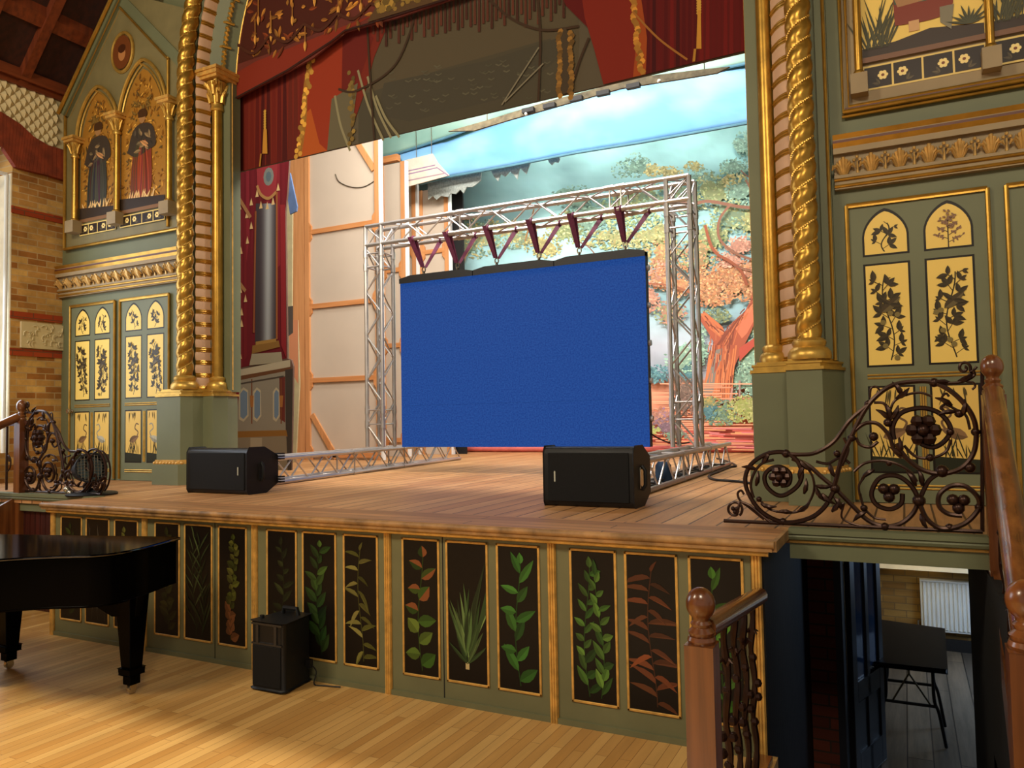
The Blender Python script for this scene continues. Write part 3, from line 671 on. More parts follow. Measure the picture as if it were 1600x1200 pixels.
for x in (5.835,6.585,7.32): small_column(None,x,3.87,4.85,YW-.06,.026,pr)
# left double-arched gable panel
pl=thing('gable_panel',(-1.7,YW,3.7),'green and gilt gabled panel of twin pointed arches with two robed figures painted on gold','painting')
q=MB(); q.prism([(x,YW-.03,z) for x,z in ((-2.60,3.68),(-.55,3.68),(-.55,6.0),(-1.66,6.50),(-2.60,5.36))],(0,.03,0)); q.build('panel_ground',mat('olive_panel',(120,110,72),.55,var=.1),pl,smooth=False)
q=MB(); q.tube([(-2.60,YW-.045,3.68),(-2.60,YW-.045,5.30)],.018,8); q.tube([(-.86,YW-.045,3.72),(-.86,YW-.045,5.55)],.016,8); q.tube([(-2.60,YW-.045,3.68),(-.7,YW-.045,3.68)],.018,8)
for e,rr in ((.0,.022),(.05,.02),(.10,.012)):
    q.tube([(-2.62+e*.9,YW-.12+e,5.26-e*.2),(-1.30+e*.9,YW-.12+e,6.85-e*.2)],rr,8)
q.tube([(-1.64,YW-.05,6.30),(-.85,YW-.05,5.52)],.014,8)
q.build('gilt_moulding',G['goldb'],pl)
q=MB(); q.prism([(-2.64,YW-.1,5.30),(-2.56,YW-.1,5.24),(-1.25,YW-.1,6.82),(-1.33,YW-.1,6.88)],(0,.1,0)); q.prism([(-1.66,YW-.045,6.50),(-1.66,YW-.045,6.34),(-.62,YW-.045,5.33),(-.62,YW-.045,5.49)],(0,.03,0)); q.build('raking_bar',G['green'],pl,smooth=False)
P=Paint(YW-.031,step=.000012)
for k,(a,b2,zt) in enumerate(((-2.33,-1.70,5.42),(-1.62,-.90,5.52))):
    A=[(a,4.02),(b2,4.02)]; zs=4.75; w_=b2-a
    for j in range(9): t=j/8; A.append((b2-w_/2*t**1.8,zs+(zt-zs)*(1-(1-t)**1.4)))
    for j in range(1,9): t=1-j/8; A.append((a+w_/2*t**1.8,zs+(zt-zs)*(1-(1-t)**1.4)))
    P.p(A,(158,110,40)); cx=(a+b2)/2; random.seed(60+k)
    for j in range(330):
        zz=random.uniform(4.08,zt-.12); k_=max(0,(zz-zs)/(zt-zs)); hw=(w_/2-.04)*(1-k_*.85)
        P.leaf(cx+random.uniform(-hw,hw),zz,random.random()*6,random.uniform(.03,.08),.022,random.choice(((128,84,26),(184,134,52),(116,72,22),(98,66,28),(150,104,40),(84,66,34))))
    for j in range(14): P.leaf(cx+random.uniform(-.12,.12),5.05+random.uniform(-.03,.12),random.random()*6,.08,.03,(104,78,34))
    robe=(58,58,48) if k==0 else (124,52,32)
    P.sp([(cx-.19,4.10),(cx+.12,4.12),(cx+.15,4.5),(cx+.10,4.78),(cx-.08,4.80),(cx-.17,4.45)],robe)
    P.p([(cx-.05,4.12),(cx+.05,4.12),(cx+.03,4.7),(cx-.03,4.7)],tuple(int(v*1.2) for v in robe))
    P.sp([(cx-.24,4.62),(cx-.1,4.55),(cx+.1,4.60),(cx+.22,4.66),(cx+.14,4.88),(cx-.12,4.88)],(62,52,42))
    for j in range(9):
        xx=cx-.15+.03*j; P.line(smooth_line([(xx*.5+cx*.5,4.72),(xx,4.45),(xx+random.uniform(-.03,.03),4.13)],5),.010,jit(tuple(int(v*random.choice((.6,1.35))) for v in robe),.1))
    for j in range(14): P.leaf(cx+random.uniform(-.16,.12),random.uniform(4.6,4.8),random.uniform(-1,4),random.uniform(.06,.13),.04,random.choice(((72,62,50),(48,42,34),(96,82,58),(120,98,66))))
    P.leaf(cx-.03,4.72,-.6,.16,.035,(168,120,74)); P.leaf(cx+.1,4.66,2.6,.12,.03,(160,114,70))
    P.disc(cx,4.98,.055,(160,116,70),12,.07); P.sp([(cx-.07,4.98),(cx+.07,4.98),(cx+.055,5.06),(cx-.055,5.06)],(70,44,22))
    for j in range(12): P.leaf(cx-.22+.035*j,4.06,PI/2+random.uniform(-.7,.7),.13,.025,(196,160,104))
    P.p([(a,3.98),(b2,3.98),(b2,4.07),(a,4.12)],(52,40,30)); P.p([(a,3.95),(b2,3.95),(b2,3.99),(a,3.99)],(132,94,62))
    flower_row(P,a,b2,3.80,3.93,4)
P.disc(-1.60,5.78,.15,(110,60,28),24,.19); P.disc(-1.60,5.76,.06,(178,120,70),14,.08); P.disc(-1.60,5.82,.065,(70,36,18),12,.05)
P.build('painting',G['gpaint'],pl,smooth=False)
q=MB(); q.tube([(-1.60+.17*math.cos(a*PI/16),YW-.04,5.78+.22*math.sin(a*PI/16)) for a in range(32)],.02,8,closed=True); q.build('roundel_ring',G['gold'],pl)
for (a,b2,zt) in ((-2.38,-1.66,5.48),(-1.66,-.87,5.62)):
    w_=b2-a; zs=4.95; A=[]
    for j in range(13): t=j/12; A.append((b2-w_/2*t**1.8,YW-.05,zs+(zt-zs)*(1-(1-t)**1.4)))
    for j in range(1,13): t=1-j/12; A.append((a+w_/2*t**1.8,YW-.05,zs+(zt-zs)*(1-(1-t)**1.4)))
    q=MB(); q.tube(A,.02,8); q.tube([(x*.0+x+(.045 if x<(a+b2)/2 else -.045),YW-.04,z-.04) for x,y,z in A],.012,6); q.build('gilt_arch_moulding',G['gold'],pl)
for x,zb,zt in ((-2.36,3.97,4.72),(-1.63,3.97,4.86),(-.80,3.97,4.86)): small_column(None,x,zb,zt,YW-.08,.036,pl)
# painted leaf sprays in the spandrel
P=Paint(YW-.001); random.seed(9)
for k in range(8):
    a=PI*.55+k*.2; P.leaf(-1.0,6.15,a+random.uniform(-.2,.2),.38,.06,(58,54,34))
P.build('spandrel_painting',G['gpaint'],pl,smooth=False)
# ---------------------------------------------------------------- stage scenery
struct(MB().box(-6,9.6,0,11,9.8,9).build('wall_back',G['dark'],smooth=False))
struct(MB().box(-5.9,2.05,0,-5.7,9.6,9).build('wall_stage_left',G['bricky'],smooth=False))
struct(MB().box(9.4,1.8,-1,9.6,9.8,9).build('wall_right',G['green'],smooth=False))
struct(MB().box(-6,2.0,9,9.6,9.8,9.1).build('ceiling_stage',G['roof'],smooth=False))
# main drop, painted as red drapes over a ship's rigging
YD=2.10
vd=thing('painted_drop',(2.5,YD,4.3),'half raised painted front cloth, red drapes either side of a murky brown sea','cloth')
yb_=lambda x:272-(x-360)*.2379
q=MB(); q.prism([tuple(at(x,yb_(x),1,YD)) for x in (318,480,600,800,1000,1230)]+[(5.6,YD,7.4),(-.6,YD,7.4)],(0,.02,0)); q.build('cloth',mat('drop_cloth_dark',(82,72,52),.85,var=.08,scale=1.5),vd)
P=Paint(YD); P.clip=yb_; random.seed(3)
P.px([(560,50),(900,-30),(905,60),(900,160),(560,250)],(82,72,52))
P.px([(560,150),(700,105),(860,60),(880,100),(872,165),(560,245)],(72,66,50))
P.px([(600,130),(760,95),(870,60),(875,90),(800,150),(640,190),(590,180)],(68,63,49))
for k in range(60):
    x=random.uniform(600,860); y=110+random.uniform(0,70)-(x-600)*.12
    P.pxline([(x,y),(x+5,y+2),(x+10,y-1)],.012,jit((84,80,62),.12))
# left drapes
P.px([(340,60),(640,-40),(585,90),(572,140),(540,235),(480,260),(345,290)],(112,34,18))
for k in range(16):
    x=350+k*8.5; P.px([(x,150-k*4),(x+4,148-k*4),(x+4+k*.2,272-k*1.6),(x-2,274-k*1.6)],random.choice(((88,18,12),(104,26,14),(96,30,16),(72,14,10))))
P.px([(480,95),(500,85),(545,58),(540,140),(516,236),(470,248),(478,200)],(142,48,20))
P.px([(536,60),(570,42),(584,60),(560,130),(534,165)],(100,26,16))
P.px([(476,180),(486,170),(500,225),(512,238),(470,248)],(170,80,26))
P.pxline(smooth_line([(486,92),(478,140),(476,190),(468,245)],6),.06,(150,98,36))
for k in range(34): 
    t=k/33; P.disc(*[(lambda q:(q.x,q.z))(at(487-20*t+random.uniform(-4,4),95+150*t,1,YD))][0],.028,jit((196,146,58),.25),7)
P.px([(519,155),(560,130),(552,190),(545,234),(512,240)],(98,90,66))
for a,b2 in (((524,150),(548,236)),((560,110),(600,220)),((575,120),(612,216)),((588,150),(625,215))): P.pxline(smooth_line([a,((a[0]+b2[0])/2-3,(a[1]+b2[1])/2+3),b2],6),.025,(136,128,94))
for k in range(30):
    x=549+random.uniform(-3,5); y=100+random.uniform(0,125); q_=at(x,y,1,YD); P.disc(q_.x,q_.z,.025,jit((120,96,44),.3),6)
# painted fringe
for k in range(46):
    x=583+k*6.6; y0=40-k*.9-(k%3)*3; L_=14+((k*7)%11)*2.2
    P.px([(x,y0-20),(x+3,y0-20),(x+3.5,y0+L_),(x-.5,y0+L_)],jit((78,40,26),.2))
for c_ in (((655,10),(620,100),(560,142),(530,140)),((760,-5),(800,30),(850,48),(905,42)),((575,40),(580,130),(586,218)),((840,-10),(845,60),(842,160)),((921,60),(905,100),(890,150))):
    P.pxline(smooth_line(list(c_),8),.022,(60,42,26))
for a,b2 in (((843,75),(785,165)),((850,100),(790,160))): P.pxline([a,b2],.014,(120,112,90))
P.px([(874,50),(884,44),(894,60),(893,152),(872,158)],(66,54,38))
for k in range(44): x=875+18*(k%2)+random.uniform(-2,2); q_=at(x,50+k*2.4,1,YD); P.disc(q_.x,q_.z,.026,jit((128,92,40),.3),6)
# right drapes
P.px([(860,-60),(1210,-60),(1210,72),(948,138),(925,50),(885,10)],(88,14,10))
P.px([(905,-40),(992,-40),(1000,60),(1008,122),(944,140),(930,80),(915,30)],(118,32,16))
for k in range(20):
    x=1012+k*9.3; P.px([(x,-60),(x+4,-60),(x+4.5,118-k*2.2),(x-2,120-k*2.2)],random.choice(((78,8,8),(104,16,12),(62,6,8),(90,12,10))))
P.px([(985,-20),(1000,-20),(1012,60),(1010,118),(990,124),(996,60)],(150,66,22))
for k in range(30): q_=at(988+k*.55+random.uniform(-3,3),-8+k*4.2,1,YD); P.disc(q_.x,q_.z,.026,jit((172,118,44),.25),6)
for (x,y,l) in ((416,175,66),(1093,-10,88)):
    for k in range(9): q_=at(x,y+k*4,1,YD); P.disc(q_.x,q_.z,.02,(196,150,60),6)
    P.px([(x-2,y+28),(x+3,y+28),(x+4,y+l),(x-4,y+l)],(190,134,48)); P.pxline([(x-6,y+l),(x-8,y+l+20)],.02,(170,120,44))
P.pxline(smooth_line([(990,20),(1030,62),(1075,95)],6),.016,(150,96,40))
P.build('painted_picture',G['paint'],vd,smooth=False)
q=MB(); q.tube([tuple(at(x,yb_(x)-4,1,YD+.03)) for x in (325,1225)],.03,10); q.build('bottom_batten',mat('batten_painted_dark',(70,48,30),.8),vd)
# profiled border hung in front of the drop
YB=1.99
sb=thing('tasselled_border',(1.2,YB,5.0),'dark red scalloped border with painted gold tassels hanging at the top left of the arch','cloth')
prof=[(300,186),(362,159),(380,148),(450,112),(490,90),(520,66),(540,50),(575,40),(620,28),(703,0),(800,-32),(960,-90)]
lo=[at(x,y,1,YB) for x,y in prof]
q=MB(); q.prism([tuple(p) for p in lo]+[(6.0,YB,7.2),(-.9,YB,7.2)],(0,.02,0)); q.build('cloth',mat('border_red',(98,34,18),.85,var=.2,scale=3),sb,smooth=False)
P=Paint(YB); random.seed(6)
P.px([(362,156),(450,109),(520,64),(540,48),(590,20),(480,64),(400,96),(362,118)],(124,40,20))
P.px([(372,100),(430,80),(520,40),(600,-30),(390,-30)],(70,26,12))
for k in range(120):
    x=random.uniform(372,600); y=random.uniform(0,100)-(x-372)*.1
    if y<95-(x-372)*.25: q_=at(x,y,1,YB); P.leaf(q_.x,q_.z,random.random()*6.3,random.uniform(.05,.14),.04,jit(random.choice(((122,76,26),(92,40,14),(146,96,36))),.2))
for (x,y) in ((400,60),(424,48),(458,30),(478,70),(405,30),(425,55),(530,15),(565,10),(493,0)):
    P.pxline([(x,y-30),(x,y)],.014,(150,98,40)); q_=at(x,y+4,1,YB); P.leaf(q_.x,q_.z+.06,-PI/2,.11,.04,(176,124,54))
for k in range(5): P.pxline(smooth_line([(372+k*52,70-k*16),(398+k*52,84-k*18),(424+k*52,54-k*16)],6),.03,(72,34,16))
P.px([(575,36),(703,-3),(760,-25),(740,-40),(640,-30),(590,10)],(84,60,34))
for k in range(60): x=random.uniform(590,740); q_=at(x,28-(x-590)*.3+random.uniform(-22,-4),1,YB); P.disc(q_.x,q_.z,random.uniform(.02,.05),jit((128,100,44),.35),6)
P.pxline([(362,158),(450,111),(520,65),(540,49),(575,39),(703,-1)],.016,(46,22,12))
P.build('painted_picture',G['paint'],sb,smooth=False)
# bright sky borders
from mathutils import noise
def hang(o,pts,Y):
    """thin lines up to the grid that the cloth hangs from"""
    q=MB()
    for p in pts: q.tube([(p[0],Y,p[2]),(p[0],Y,9.0)],.006,5)
    q.build('hanging_rope',G['steel'],o)
def sky_cloth(Y,top,bot,name,label,c1,c2,seed,group='painted sky borders'):
    A=[at(x,y,1,Y) for x,y in top]; B=[at(x,y,1,Y) for x,y in bot]
    o=thing(name,(B[0].x,Y,5),label,'cloth',group)
    n=110; m=14; q=MB()
    def L_(P_,t):
        k=t*(len(P_)-1); i=min(len(P_)-2,int(k)); return P_[i].lerp(P_[i+1],k-i)
    pt=[];cc=[]
    for i in range(n+1):
        for j in range(m+1):
            u,w_=i/n,j/m; p=L_(A,u).lerp(L_(B,u),w_); p=Vector((p.x,p.y-.07*math.sin(w_*PI)**.7,p.z)); pt.append(p)
            f=.5+.9*noise.fractal(Vector((p.x*.9+seed,p.z*1.6,seed)),1.0,2.0,4); f=max(0,min(1,f)); cc.append(tuple(int(a+(b2-a)*f) for a,b2 in zip(c1,c2)))
    for i in range(n):
        for j in range(m):
            k=(i*(m+1)+j,(i+1)*(m+1)+j,(i+1)*(m+1)+j+1,i*(m+1)+j+1); q.f.append(k); q.c.append([cc[a] for a in k])
    q.v=[tuple(p) for p in pt]
    q.build('cloth',G['paint'],o,ang=180,solid=.01); q=MB(); q.tube([tuple(p+Vector((0,.01,0))) for p in B],.028,8)
    q.build('bottom_pipe',mat(name+'_pipe',(84,132,150),.7),o); hang(o,[L_(A,t) for t in (.02,.35,.7,.98)],Y+.02); return o
sky_cloth(7.30,[(619,238),(700,222),(800,186),(900,157),(1000,133),(1100,114),(1250,100)],[(655,287),(705,275),(800,258),(900,238),(1000,222),(1188,188),(1290,170)],'sky_border','pale blue cloudy sky cloth hanging low across the stage opening',(104,160,212),(150,202,234),2)
sky_cloth(7.38,[(560,225),(700,190),(800,160),(900,135),(1100,90),(1250,60)],[(560,268),(640,252),(700,236),(780,206),(900,170),(1100,130),(1250,122)],'teal_shade_border','dull teal strip added as the shade between the blue sky cloth and paler strip',(84,132,134),(104,150,150),9)  # separate cloth coloured as the shade band above the blue sky
sky_cloth(7.22,[(560,180),(700,150),(850,120),(1000,85),(1100,60),(1250,20)],[(575,250),(618,240),(700,213),(790,180),(985,128),(1100,112),(1250,80)],'pale_border','pale green strip of border cloth directly under the raised front cloth',(128,168,156),(166,200,184),5)
# patterned batten strip with black clips
cl=thing('clipped_batten',(at(900,155,1,4.3).x,4.3,5.3),'brown patterned cloth strip with black clips just under the raised front cloth','batten')
q=MB(); A=[at(x,y,1,4.3) for x,y in ((700,205),(760,188),(850,160),(1000,120),(1100,108),(1140,104),(1120,114),(1060,124),(970,138),(800,186),(740,204))]
q.prism([tuple(a) for a in A],(0,.03,0)); q.build('cloth_strip',mat('brown_patterned_cloth',(96,88,66),.8,var=.45,scale=14),cl,smooth=False)
for x,y in ((828,172),(861,165),(903,154),(945,145),(992,134)):
    a=at(x,y,1,4.28); MB().box(a.x-.09,4.24,a.z-.03,a.x+.06,4.30,a.z+.02).build('clip',G['black'],cl)
hang(cl,[A[1],A[4]],4.32)
for x,y in ((822,178),(1030,127)): a=at(x,y,1,4.26); MB().ball(tuple(a),.022,8).build('bulb',G['white'],cl)
# backcloth with the oak tree
YK=8.7
bk=thing('backcloth',(2.0,YK,H),'huge painted backcloth with red trunked autumn oak tree at the rear of the stage','backdrop')
random.seed(12)
q=MB(); 
def skyc(x,y):
    t=max(0,min(1,(y-150)/350)); a=(150,200,190); b2=(176,218,226); c_=tuple(a[i]+(b2[i]-a[i])*t for i in range(3))
    if y>480: u=min(1,(y-480)/60); c_=tuple(c_[i]+((206,214,226)[i]-c_[i])*u for i in range(3))
    if y>592: c_=(232,164,132)
    if y>640: c_=(236,150,118)
    if y>672: c_=(226,128,112)
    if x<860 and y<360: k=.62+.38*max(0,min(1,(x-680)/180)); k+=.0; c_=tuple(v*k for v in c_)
    f=1+random.uniform(-.012,.012); return tuple(max(0,min(255,int(v*f))) for v in c_)
x0_,x1_=560,1380; ny=92
pt=[];cc=[]
for i in range(93):
    for j in range(ny+1):
        x=x0_+(x1_-x0_)*i/92; y=60+648*j/ny; a=at(x,y,1,YK); z=max(a.z,H+.04) if j<ny else H+.04
        pt.append((a.x,YK,z)); k=.94+.22*noise.fractal(Vector((a.x*.8,a.z*1.5,3)),1.0,2.0,4); cc.append(tuple(max(0,min(255,int(v*k))) for v in skyc(x,y)))
for i in range(92):
    for j in range(ny): k=(i*(ny+1)+j,(i+1)*(ny+1)+j,(i+1)*(ny+1)+j+1,i*(ny+1)+j+1); q.f.append(k); q.c.append([cc[a] for a in k])
q.v=pt
q.build('cloth',G['paint'],bk,smooth=False,solid=.01)
P=Paint(YK,step=.000012,start=.002)
def cluster(x,y,rx,ry,cols,n,sz=7,rnd=.10):
    cols=[tuple(int(v*.86+.14*168) for v in c_) for c_ in cols]
    av=tuple(int(sum(c_[i] for c_ in cols)/len(cols)*.93) for i in range(3))
    for q_ in range(5):
        cx_,cy_=x+random.uniform(-.4,.4)*rx,y+random.uniform(-.4,.4)*ry; m_=random.uniform(.26,.46)
        P.px([(cx_+rx*m_*random.uniform(.8,1.15)*math.cos(a*PI/9),cy_+ry*m_*random.uniform(.8,1.15)*math.sin(a*PI/9)) for a in range(18)],jit(av,.07))
    for k in range(n):
        a=random.random()*2*PI; r=math.sqrt(random.random()); X=x+rx*r*math.cos(a); Y_=y+ry*r*math.sin(a); c_=jit(random.choice(cols),rnd)
        l=sz*random.uniform(.6,1.3); th=random.uniform(0,2*PI)
        pts=[(X+l*.9*math.cos(th),Y_+l*.7*math.sin(th)),(X+l*.4*math.cos(th+1.4),Y_+l*.4*math.sin(th+1.4)),(X-l*.7*math.cos(th),Y_-l*.6*math.sin(th)),(X+l*.4*math.cos(th-1.5),Y_+l*.4*math.sin(th-1.5))]
        P.px(pts,c_)
TEAL=[(122,158,134),(138,172,146),(106,142,122)]; YEL=[(184,170,104),(198,182,120),(160,156,96)]; GRN=[(148,158,98),(128,146,96),(168,172,118)]; ORA=[(214,146,92),(200,124,80),(222,166,112),(188,134,96)]; PNK=[(204,140,116),(186,124,100),(216,160,130)]; MINT=[(164,208,180),(140,190,164),(180,218,186)]; BLU=[(86,138,148),(104,156,158),(70,118,132)]
def br(pts,w_,c_=(132,92,74),sub=8): P.pxline(smooth_line(pts,sub),w_,c_)
# far foliage bank seen above the screen
for (x,y,rx,ry,cs,n) in ((730,320,30,26,[(96,120,96),(120,140,104)],70),(765,330,25,18,TEAL,60),(820,320,30,20,GRN,60),(870,290,34,16,YEL,40),(940,272,14,10,YEL,24),(970,266,14,14,TEAL,24),(995,258,22,20,TEAL,50),(1020,266,14,10,YEL,24),(1045,268,24,8,YEL,34),(1085,260,16,8,YEL,24),(890,355,40,26,GRN,110),(800,365,40,24,YEL+TEAL,110),(745,370,40,34,TEAL+YEL,130),(850,385,30,18,YEL,60),(930,340,40,30,TEAL,100),(980,330,40,34,GRN,120),(960,375,50,16,GRN+YEL,110),(1020,320,36,34,GRN+TEAL,130),(1020,370,40,26,GRN+YEL,110),(900,310,40,20,TEAL,70),
  (1070,310,30,34,GRN+TEAL,90),(1100,285,26,20,TEAL,70),(1120,300,34,34,GRN,90),(1150,262,24,14,TEAL,60),(1170,225,22,22,TEAL,80),(1150,285,22,12,YEL,50),(1165,300,34,18,TEAL,70),(1150,340,40,26,TEAL+GRN,120),(1110,370,30,24,GRN,90),(1180,350,20,24,GRN+YEL,60),(1190,280,14,30,TEAL,50),(1040,400,30,30,YEL+ORA,90),(1090,400,34,26,GRN+ORA,110),(1160,385,26,14,PNK,60),
  (1030,430,22,22,PNK+ORA,90),(1060,440,26,26,ORA,90),(1105,440,28,26,ORA,120),(1020,470,14,18,PNK,50),(1050,490,26,20,PNK+GRN,60),(1140,430,26,24,ORA,120),(1115,462,34,20,ORA,140),(1160,450,24,22,ORA,110),(1185,455,16,30,ORA,80),(1175,420,24,14,PNK+ORA,70),(1140,408,20,12,PNK,50),(1120,495,24,12,[(120,140,104),(146,154,96),(96,122,112)],80),(1190,415,14,12,GRN,40),
  (1180,560,24,60,MINT,200),(1170,600,30,30,MINT+TEAL,110),(1095,540,14,40,MINT+TEAL,70),(1080,580,16,20,BLU,30),(1030,585,22,14,BLU,70),(1070,560,30,24,MINT,40),(1250,300,50,60,TEAL+GRN,200),(1250,420,50,50,ORA+PNK,200),(1250,560,50,60,MINT,200),(1250,640,50,24,[(190,196,104)],120)):
    cluster(x,y,rx,ry,cs,int(n*2.5),3.7,.2)
br([(1045,312),(1080,322),(1108,318),(1135,322),(1155,326),(1180,330),(1200,345)],.05); br([(1145,322),(1128,345),(1126,372),(1140,390),(1160,402),(1190,412)],.04,(140,98,78)); br([(1168,285),(1178,305),(1185,330)],.03); br([(1160,270),(1172,280),(1195,288)],.02)
br([(1105,355),(1112,380),(1122,398),(1145,412),(1160,425),(1170,448)],.045,(150,86,62)); br([(1150,418),(1190,428)],.02); br([(935,400),(920,385),(900,380)],.02); br([(760,360),(735,400),(728,430)],.04,(176,140,96)); br([(840,330),(826,380)],.03,(150,110,70)); br([(1015,445),(1060,450),(1100,470)],.03,(160,100,74)); br([(700,330),(720,310)],.02)
# trunk
T1=(180,98,74);T2=(208,122,82);T3=(142,80,64)
P.px([(1096,500),(1103,488),(1128,508),(1136,520),(1160,500),(1172,478),(1192,455),(1200,440),(1200,470),(1186,495),(1176,520),(1162,548),(1152,570),(1144,590),(1140,612),(1143,628),(1100,630),(1107,596),(1116,575),(1120,552),(1118,535),(1108,518)],T1)
P.px([(1150,512),(1170,485),(1200,462),(1200,478),(1182,500),(1170,522),(1162,530)],(222,128,96))
P.px([(1098,492),(1106,490),(1132,512),(1140,530),(1128,528),(1112,515)],T2)
P.px([(1158,545),(1180,530),(1200,520),(1200,527),(1178,545),(1158,566)],(196,92,76))
P.px([(1174,478),(1180,448),(1190,420),(1200,395),(1200,460),(1186,470)],(170,92,72))
for k in range(34):
    x=1106+k*1.25; P.pxline([(x+6,545+random.uniform(-6,12)),(x,596),(x-1,628)],.02,random.choice((T2,T3,(220,134,88),(190,106,72))))
P.px([(1122,548),(1132,545),(1130,565),(1122,580),(1118,612),(1108,622),(1102,612),(1110,590)],(142,134,124)); P.px([(1122,556),(1129,553),(1124,575),(1119,585)],(172,92,72))
for k in range(60):
    t=random.random(); side=random.random()<.5
    if side: x,y=1100+34*t,492+36*t; d_=(random.uniform(4,10),random.uniform(5,9))
    else: x,y=1196-48*t,452+62*t; d_=(random.uniform(-9,-3),random.uniform(5,11))
    x+=random.uniform(-5,6); P.pxline([(x,y),(x+d_[0]*.6,y+d_[1]*.5),(x+d_[0],y+d_[1])],.018,random.choice((T2,T3,T1,(196,120,88),(124,70,56),(220,142,100))))
for k in range(50):
    x=1112+random.uniform(0,36); y=random.uniform(520,600); P.pxline([(x,y),(x+random.uniform(-3,1),y+random.uniform(10,22))],.014,random.choice((T2,T3,T1,(196,120,88),(124,70,56),(222,146,104))))
for k in range(16): P.pxline([(1128+random.uniform(-8,24),540),(1140+k*1.8,512-k*1.6)],.015,random.choice((T2,T3)))
# fences, bushes, ground
P.px([(1157,595),(1160,595),(1160,622),(1157,622)],(176,146,140)); P.px([(1146,606),(1149,606),(1145,628),(1142,628)],(196,150,140))
for k in range(30):
    y=600+k*3.4; P.pxline([(random.uniform(1000,1090),y),(random.uniform(1100,1190),y+random.uniform(-2,2))],.02,jit((236,168,134),.1))
for k in range(40):
    y=668+random.uniform(0,36); x=random.uniform(1010,1170); P.pxline([(x,y),(x+random.uniform(20,60),y+1)],.02,jit(random.choice(((224,110,98),(240,168,120),(232,140,140))),.06))
for (x,y,rx,ry,cs,n) in ((1130,645,36,20,TEAL+[(150,170,100)],240),(1165,640,26,22,[(190,196,104),(168,184,96),(200,200,130)],170),(1110,640,14,18,BLU,60),(1110,628,18,9,[(196,170,96),(120,140,100)],40),(1075,620,22,30,[(132,104,92),(104,86,78),(156,128,112)],120),(1035,650,20,14,PNK+[(170,130,160)],80),(1045,665,22,14,[(150,120,140),(124,100,110)],60),(1022,672,14,7,[(186,196,110)],40),(1060,680,20,8,TEAL,30),(1185,650,12,16,[(196,200,120)],50)):
    cluster(x,y,rx,ry,cs,int(n*1.9),3.2)
P.build('painted_picture',G['paint'],bk,smooth=False)
q=MB(); a=at(715,704,1,YK); q.tube([(a.x,YK-.05,H+.06),(5.2,YK-.05,H+.06)],.055,12); q.build('bottom_roller',mat('red_roller',(206,104,96),.7,var=.15),bk)
# hanging icicle cloth
random.seed(8)
YI=7.5
q=MB(); ic=[(668,286),(669,312),(676,306),(682,312),(689,306),(700,308),(704,302),(712,303),(719,296),(724,302),(729,292),(738,292),(744,288),(751,282),(752,268),(766,266),(772,276),(778,283),(782,272),(789,276),(796,268),(802,272),(808,280),(812,262),(822,272),(828,256),(828,250),(760,262),(700,276)]
q.prism([tuple(at(x,y,1,YI)) for x,y in ic],(0,.02,0)); q.prism([tuple(at(x,y,1,YI)) for x,y in ((856,250),(858,254),(862,258),(866,253),(872,254),(875,248),(872,245),(860,247))],(0,.02,0))
tag(q.build('icicle_border',mat('grey_frosted_cloth',(150,156,148),.8,var=.3,scale=30),smooth=False),'ragged grey icicle cloth hanging under the blue sky cloth','cloth')
o=bpy.data.objects['icicle_border']; hang(o,[at(680,290,1,YI),at(760,264,1,YI),at(864,250,1,YI)],YI+.01)
# painted cornice piece of a ceiling
q=MB(); q.prism([tuple(at(x,y,1,7.12)) for x,y in ((634,250),(676,240),(684,254),(702,274),(635,292))],(0,.02,0)); o=q.build('cornice_flat',mat('cream_painted_flat',(212,200,182),.8),smooth=False); tag(o,'small cream painted cornice piece with thin purple lines behind the tall flats','scenery'); hang(o,[at(650,250,1,7.12),at(674,250,1,7.12)],7.13)
P=Paint(7.12); P.pxline([(634,268),(680,258)],.02,(150,120,150)); P.pxline([(634,273),(683,262),(700,274)],.02,(150,120,150)); P.pxline([(634,283),(694,271)],.02,(160,130,140)); P.build('painted_lines',G['paint'],o,smooth=False)
# canvas flats seen from behind
def flat(Y,xa,xb,zt,rails,label,braces=(),c=None,wdt=.09,edge=True):
    o=thing('canvas_flat',((xa+xb)/2,Y,H),label,'flat','unpainted backs of stage flats')
    MB().box(xa,Y,H+.003,xb,Y+.02,zt).build('canvas',G['canvas'],o,smooth=False)
    for x in (xa,xb-wdt): MB().box(x,Y-.035,H+.003,x+wdt,Y-.0005,zt).build('stile',G['pine'],o,smooth=False)
    for z in rails:
        MB().box(xa+wdt,Y-.03,z-.035,xb-wdt,Y-.0005,z+.04).build('rail',G['pinex'],o,smooth=False)
        for x,s in ((xa+wdt,1),(xb-wdt,-1)):
            MB().prism([(x,Y-.034,z-.16),(x+s*.05,Y-.034,z-.10),(x+s*.05,Y-.034,z+.10),(x,Y-.034,z+.16)],(0,.03,0)).build('corner_block',G['pinex'],o,smooth=False)
    for (a,b2) in braces:
        A,B=Vector((a[0],0,a[1])),Vector((b2[0],0,b2[1])); t=(B-A).normalized(); n=Vector((-t.z,0,t.x))*.045
        MB().prism([(v.x,Y-.03,v.z) for v in (A+n,B+n,B-n,A-n)],(0,.029,0)).build('brace',G['pine'],o,smooth=False)
    if edge: MB().box(xb,Y-.04,H+.003,xb+.035,Y+.03,zt).build('white_edge',G['white'],o,smooth=False)
    return o
flat(5.85,-2.62,-1.12,6.9,(2.30,3.50,4.72,1.10),'tallest unpainted canvas flat with three pine rails right of the red painted column',(((-1.75,6.35),(-1.22,5.55)),((-2.5,1.75),(-2.0,1.05))))
MB().box(-2.95,5.82,H,-2.64,5.86,6.9).build('side_board',G['pine'],bpy.data.objects['canvas_flat'],smooth=False)
flat(6.9,-1.9,-1.36,6.02,(4.18,2.9,1.3),'narrow canvas flat with white edge directly behind the left truss leg')
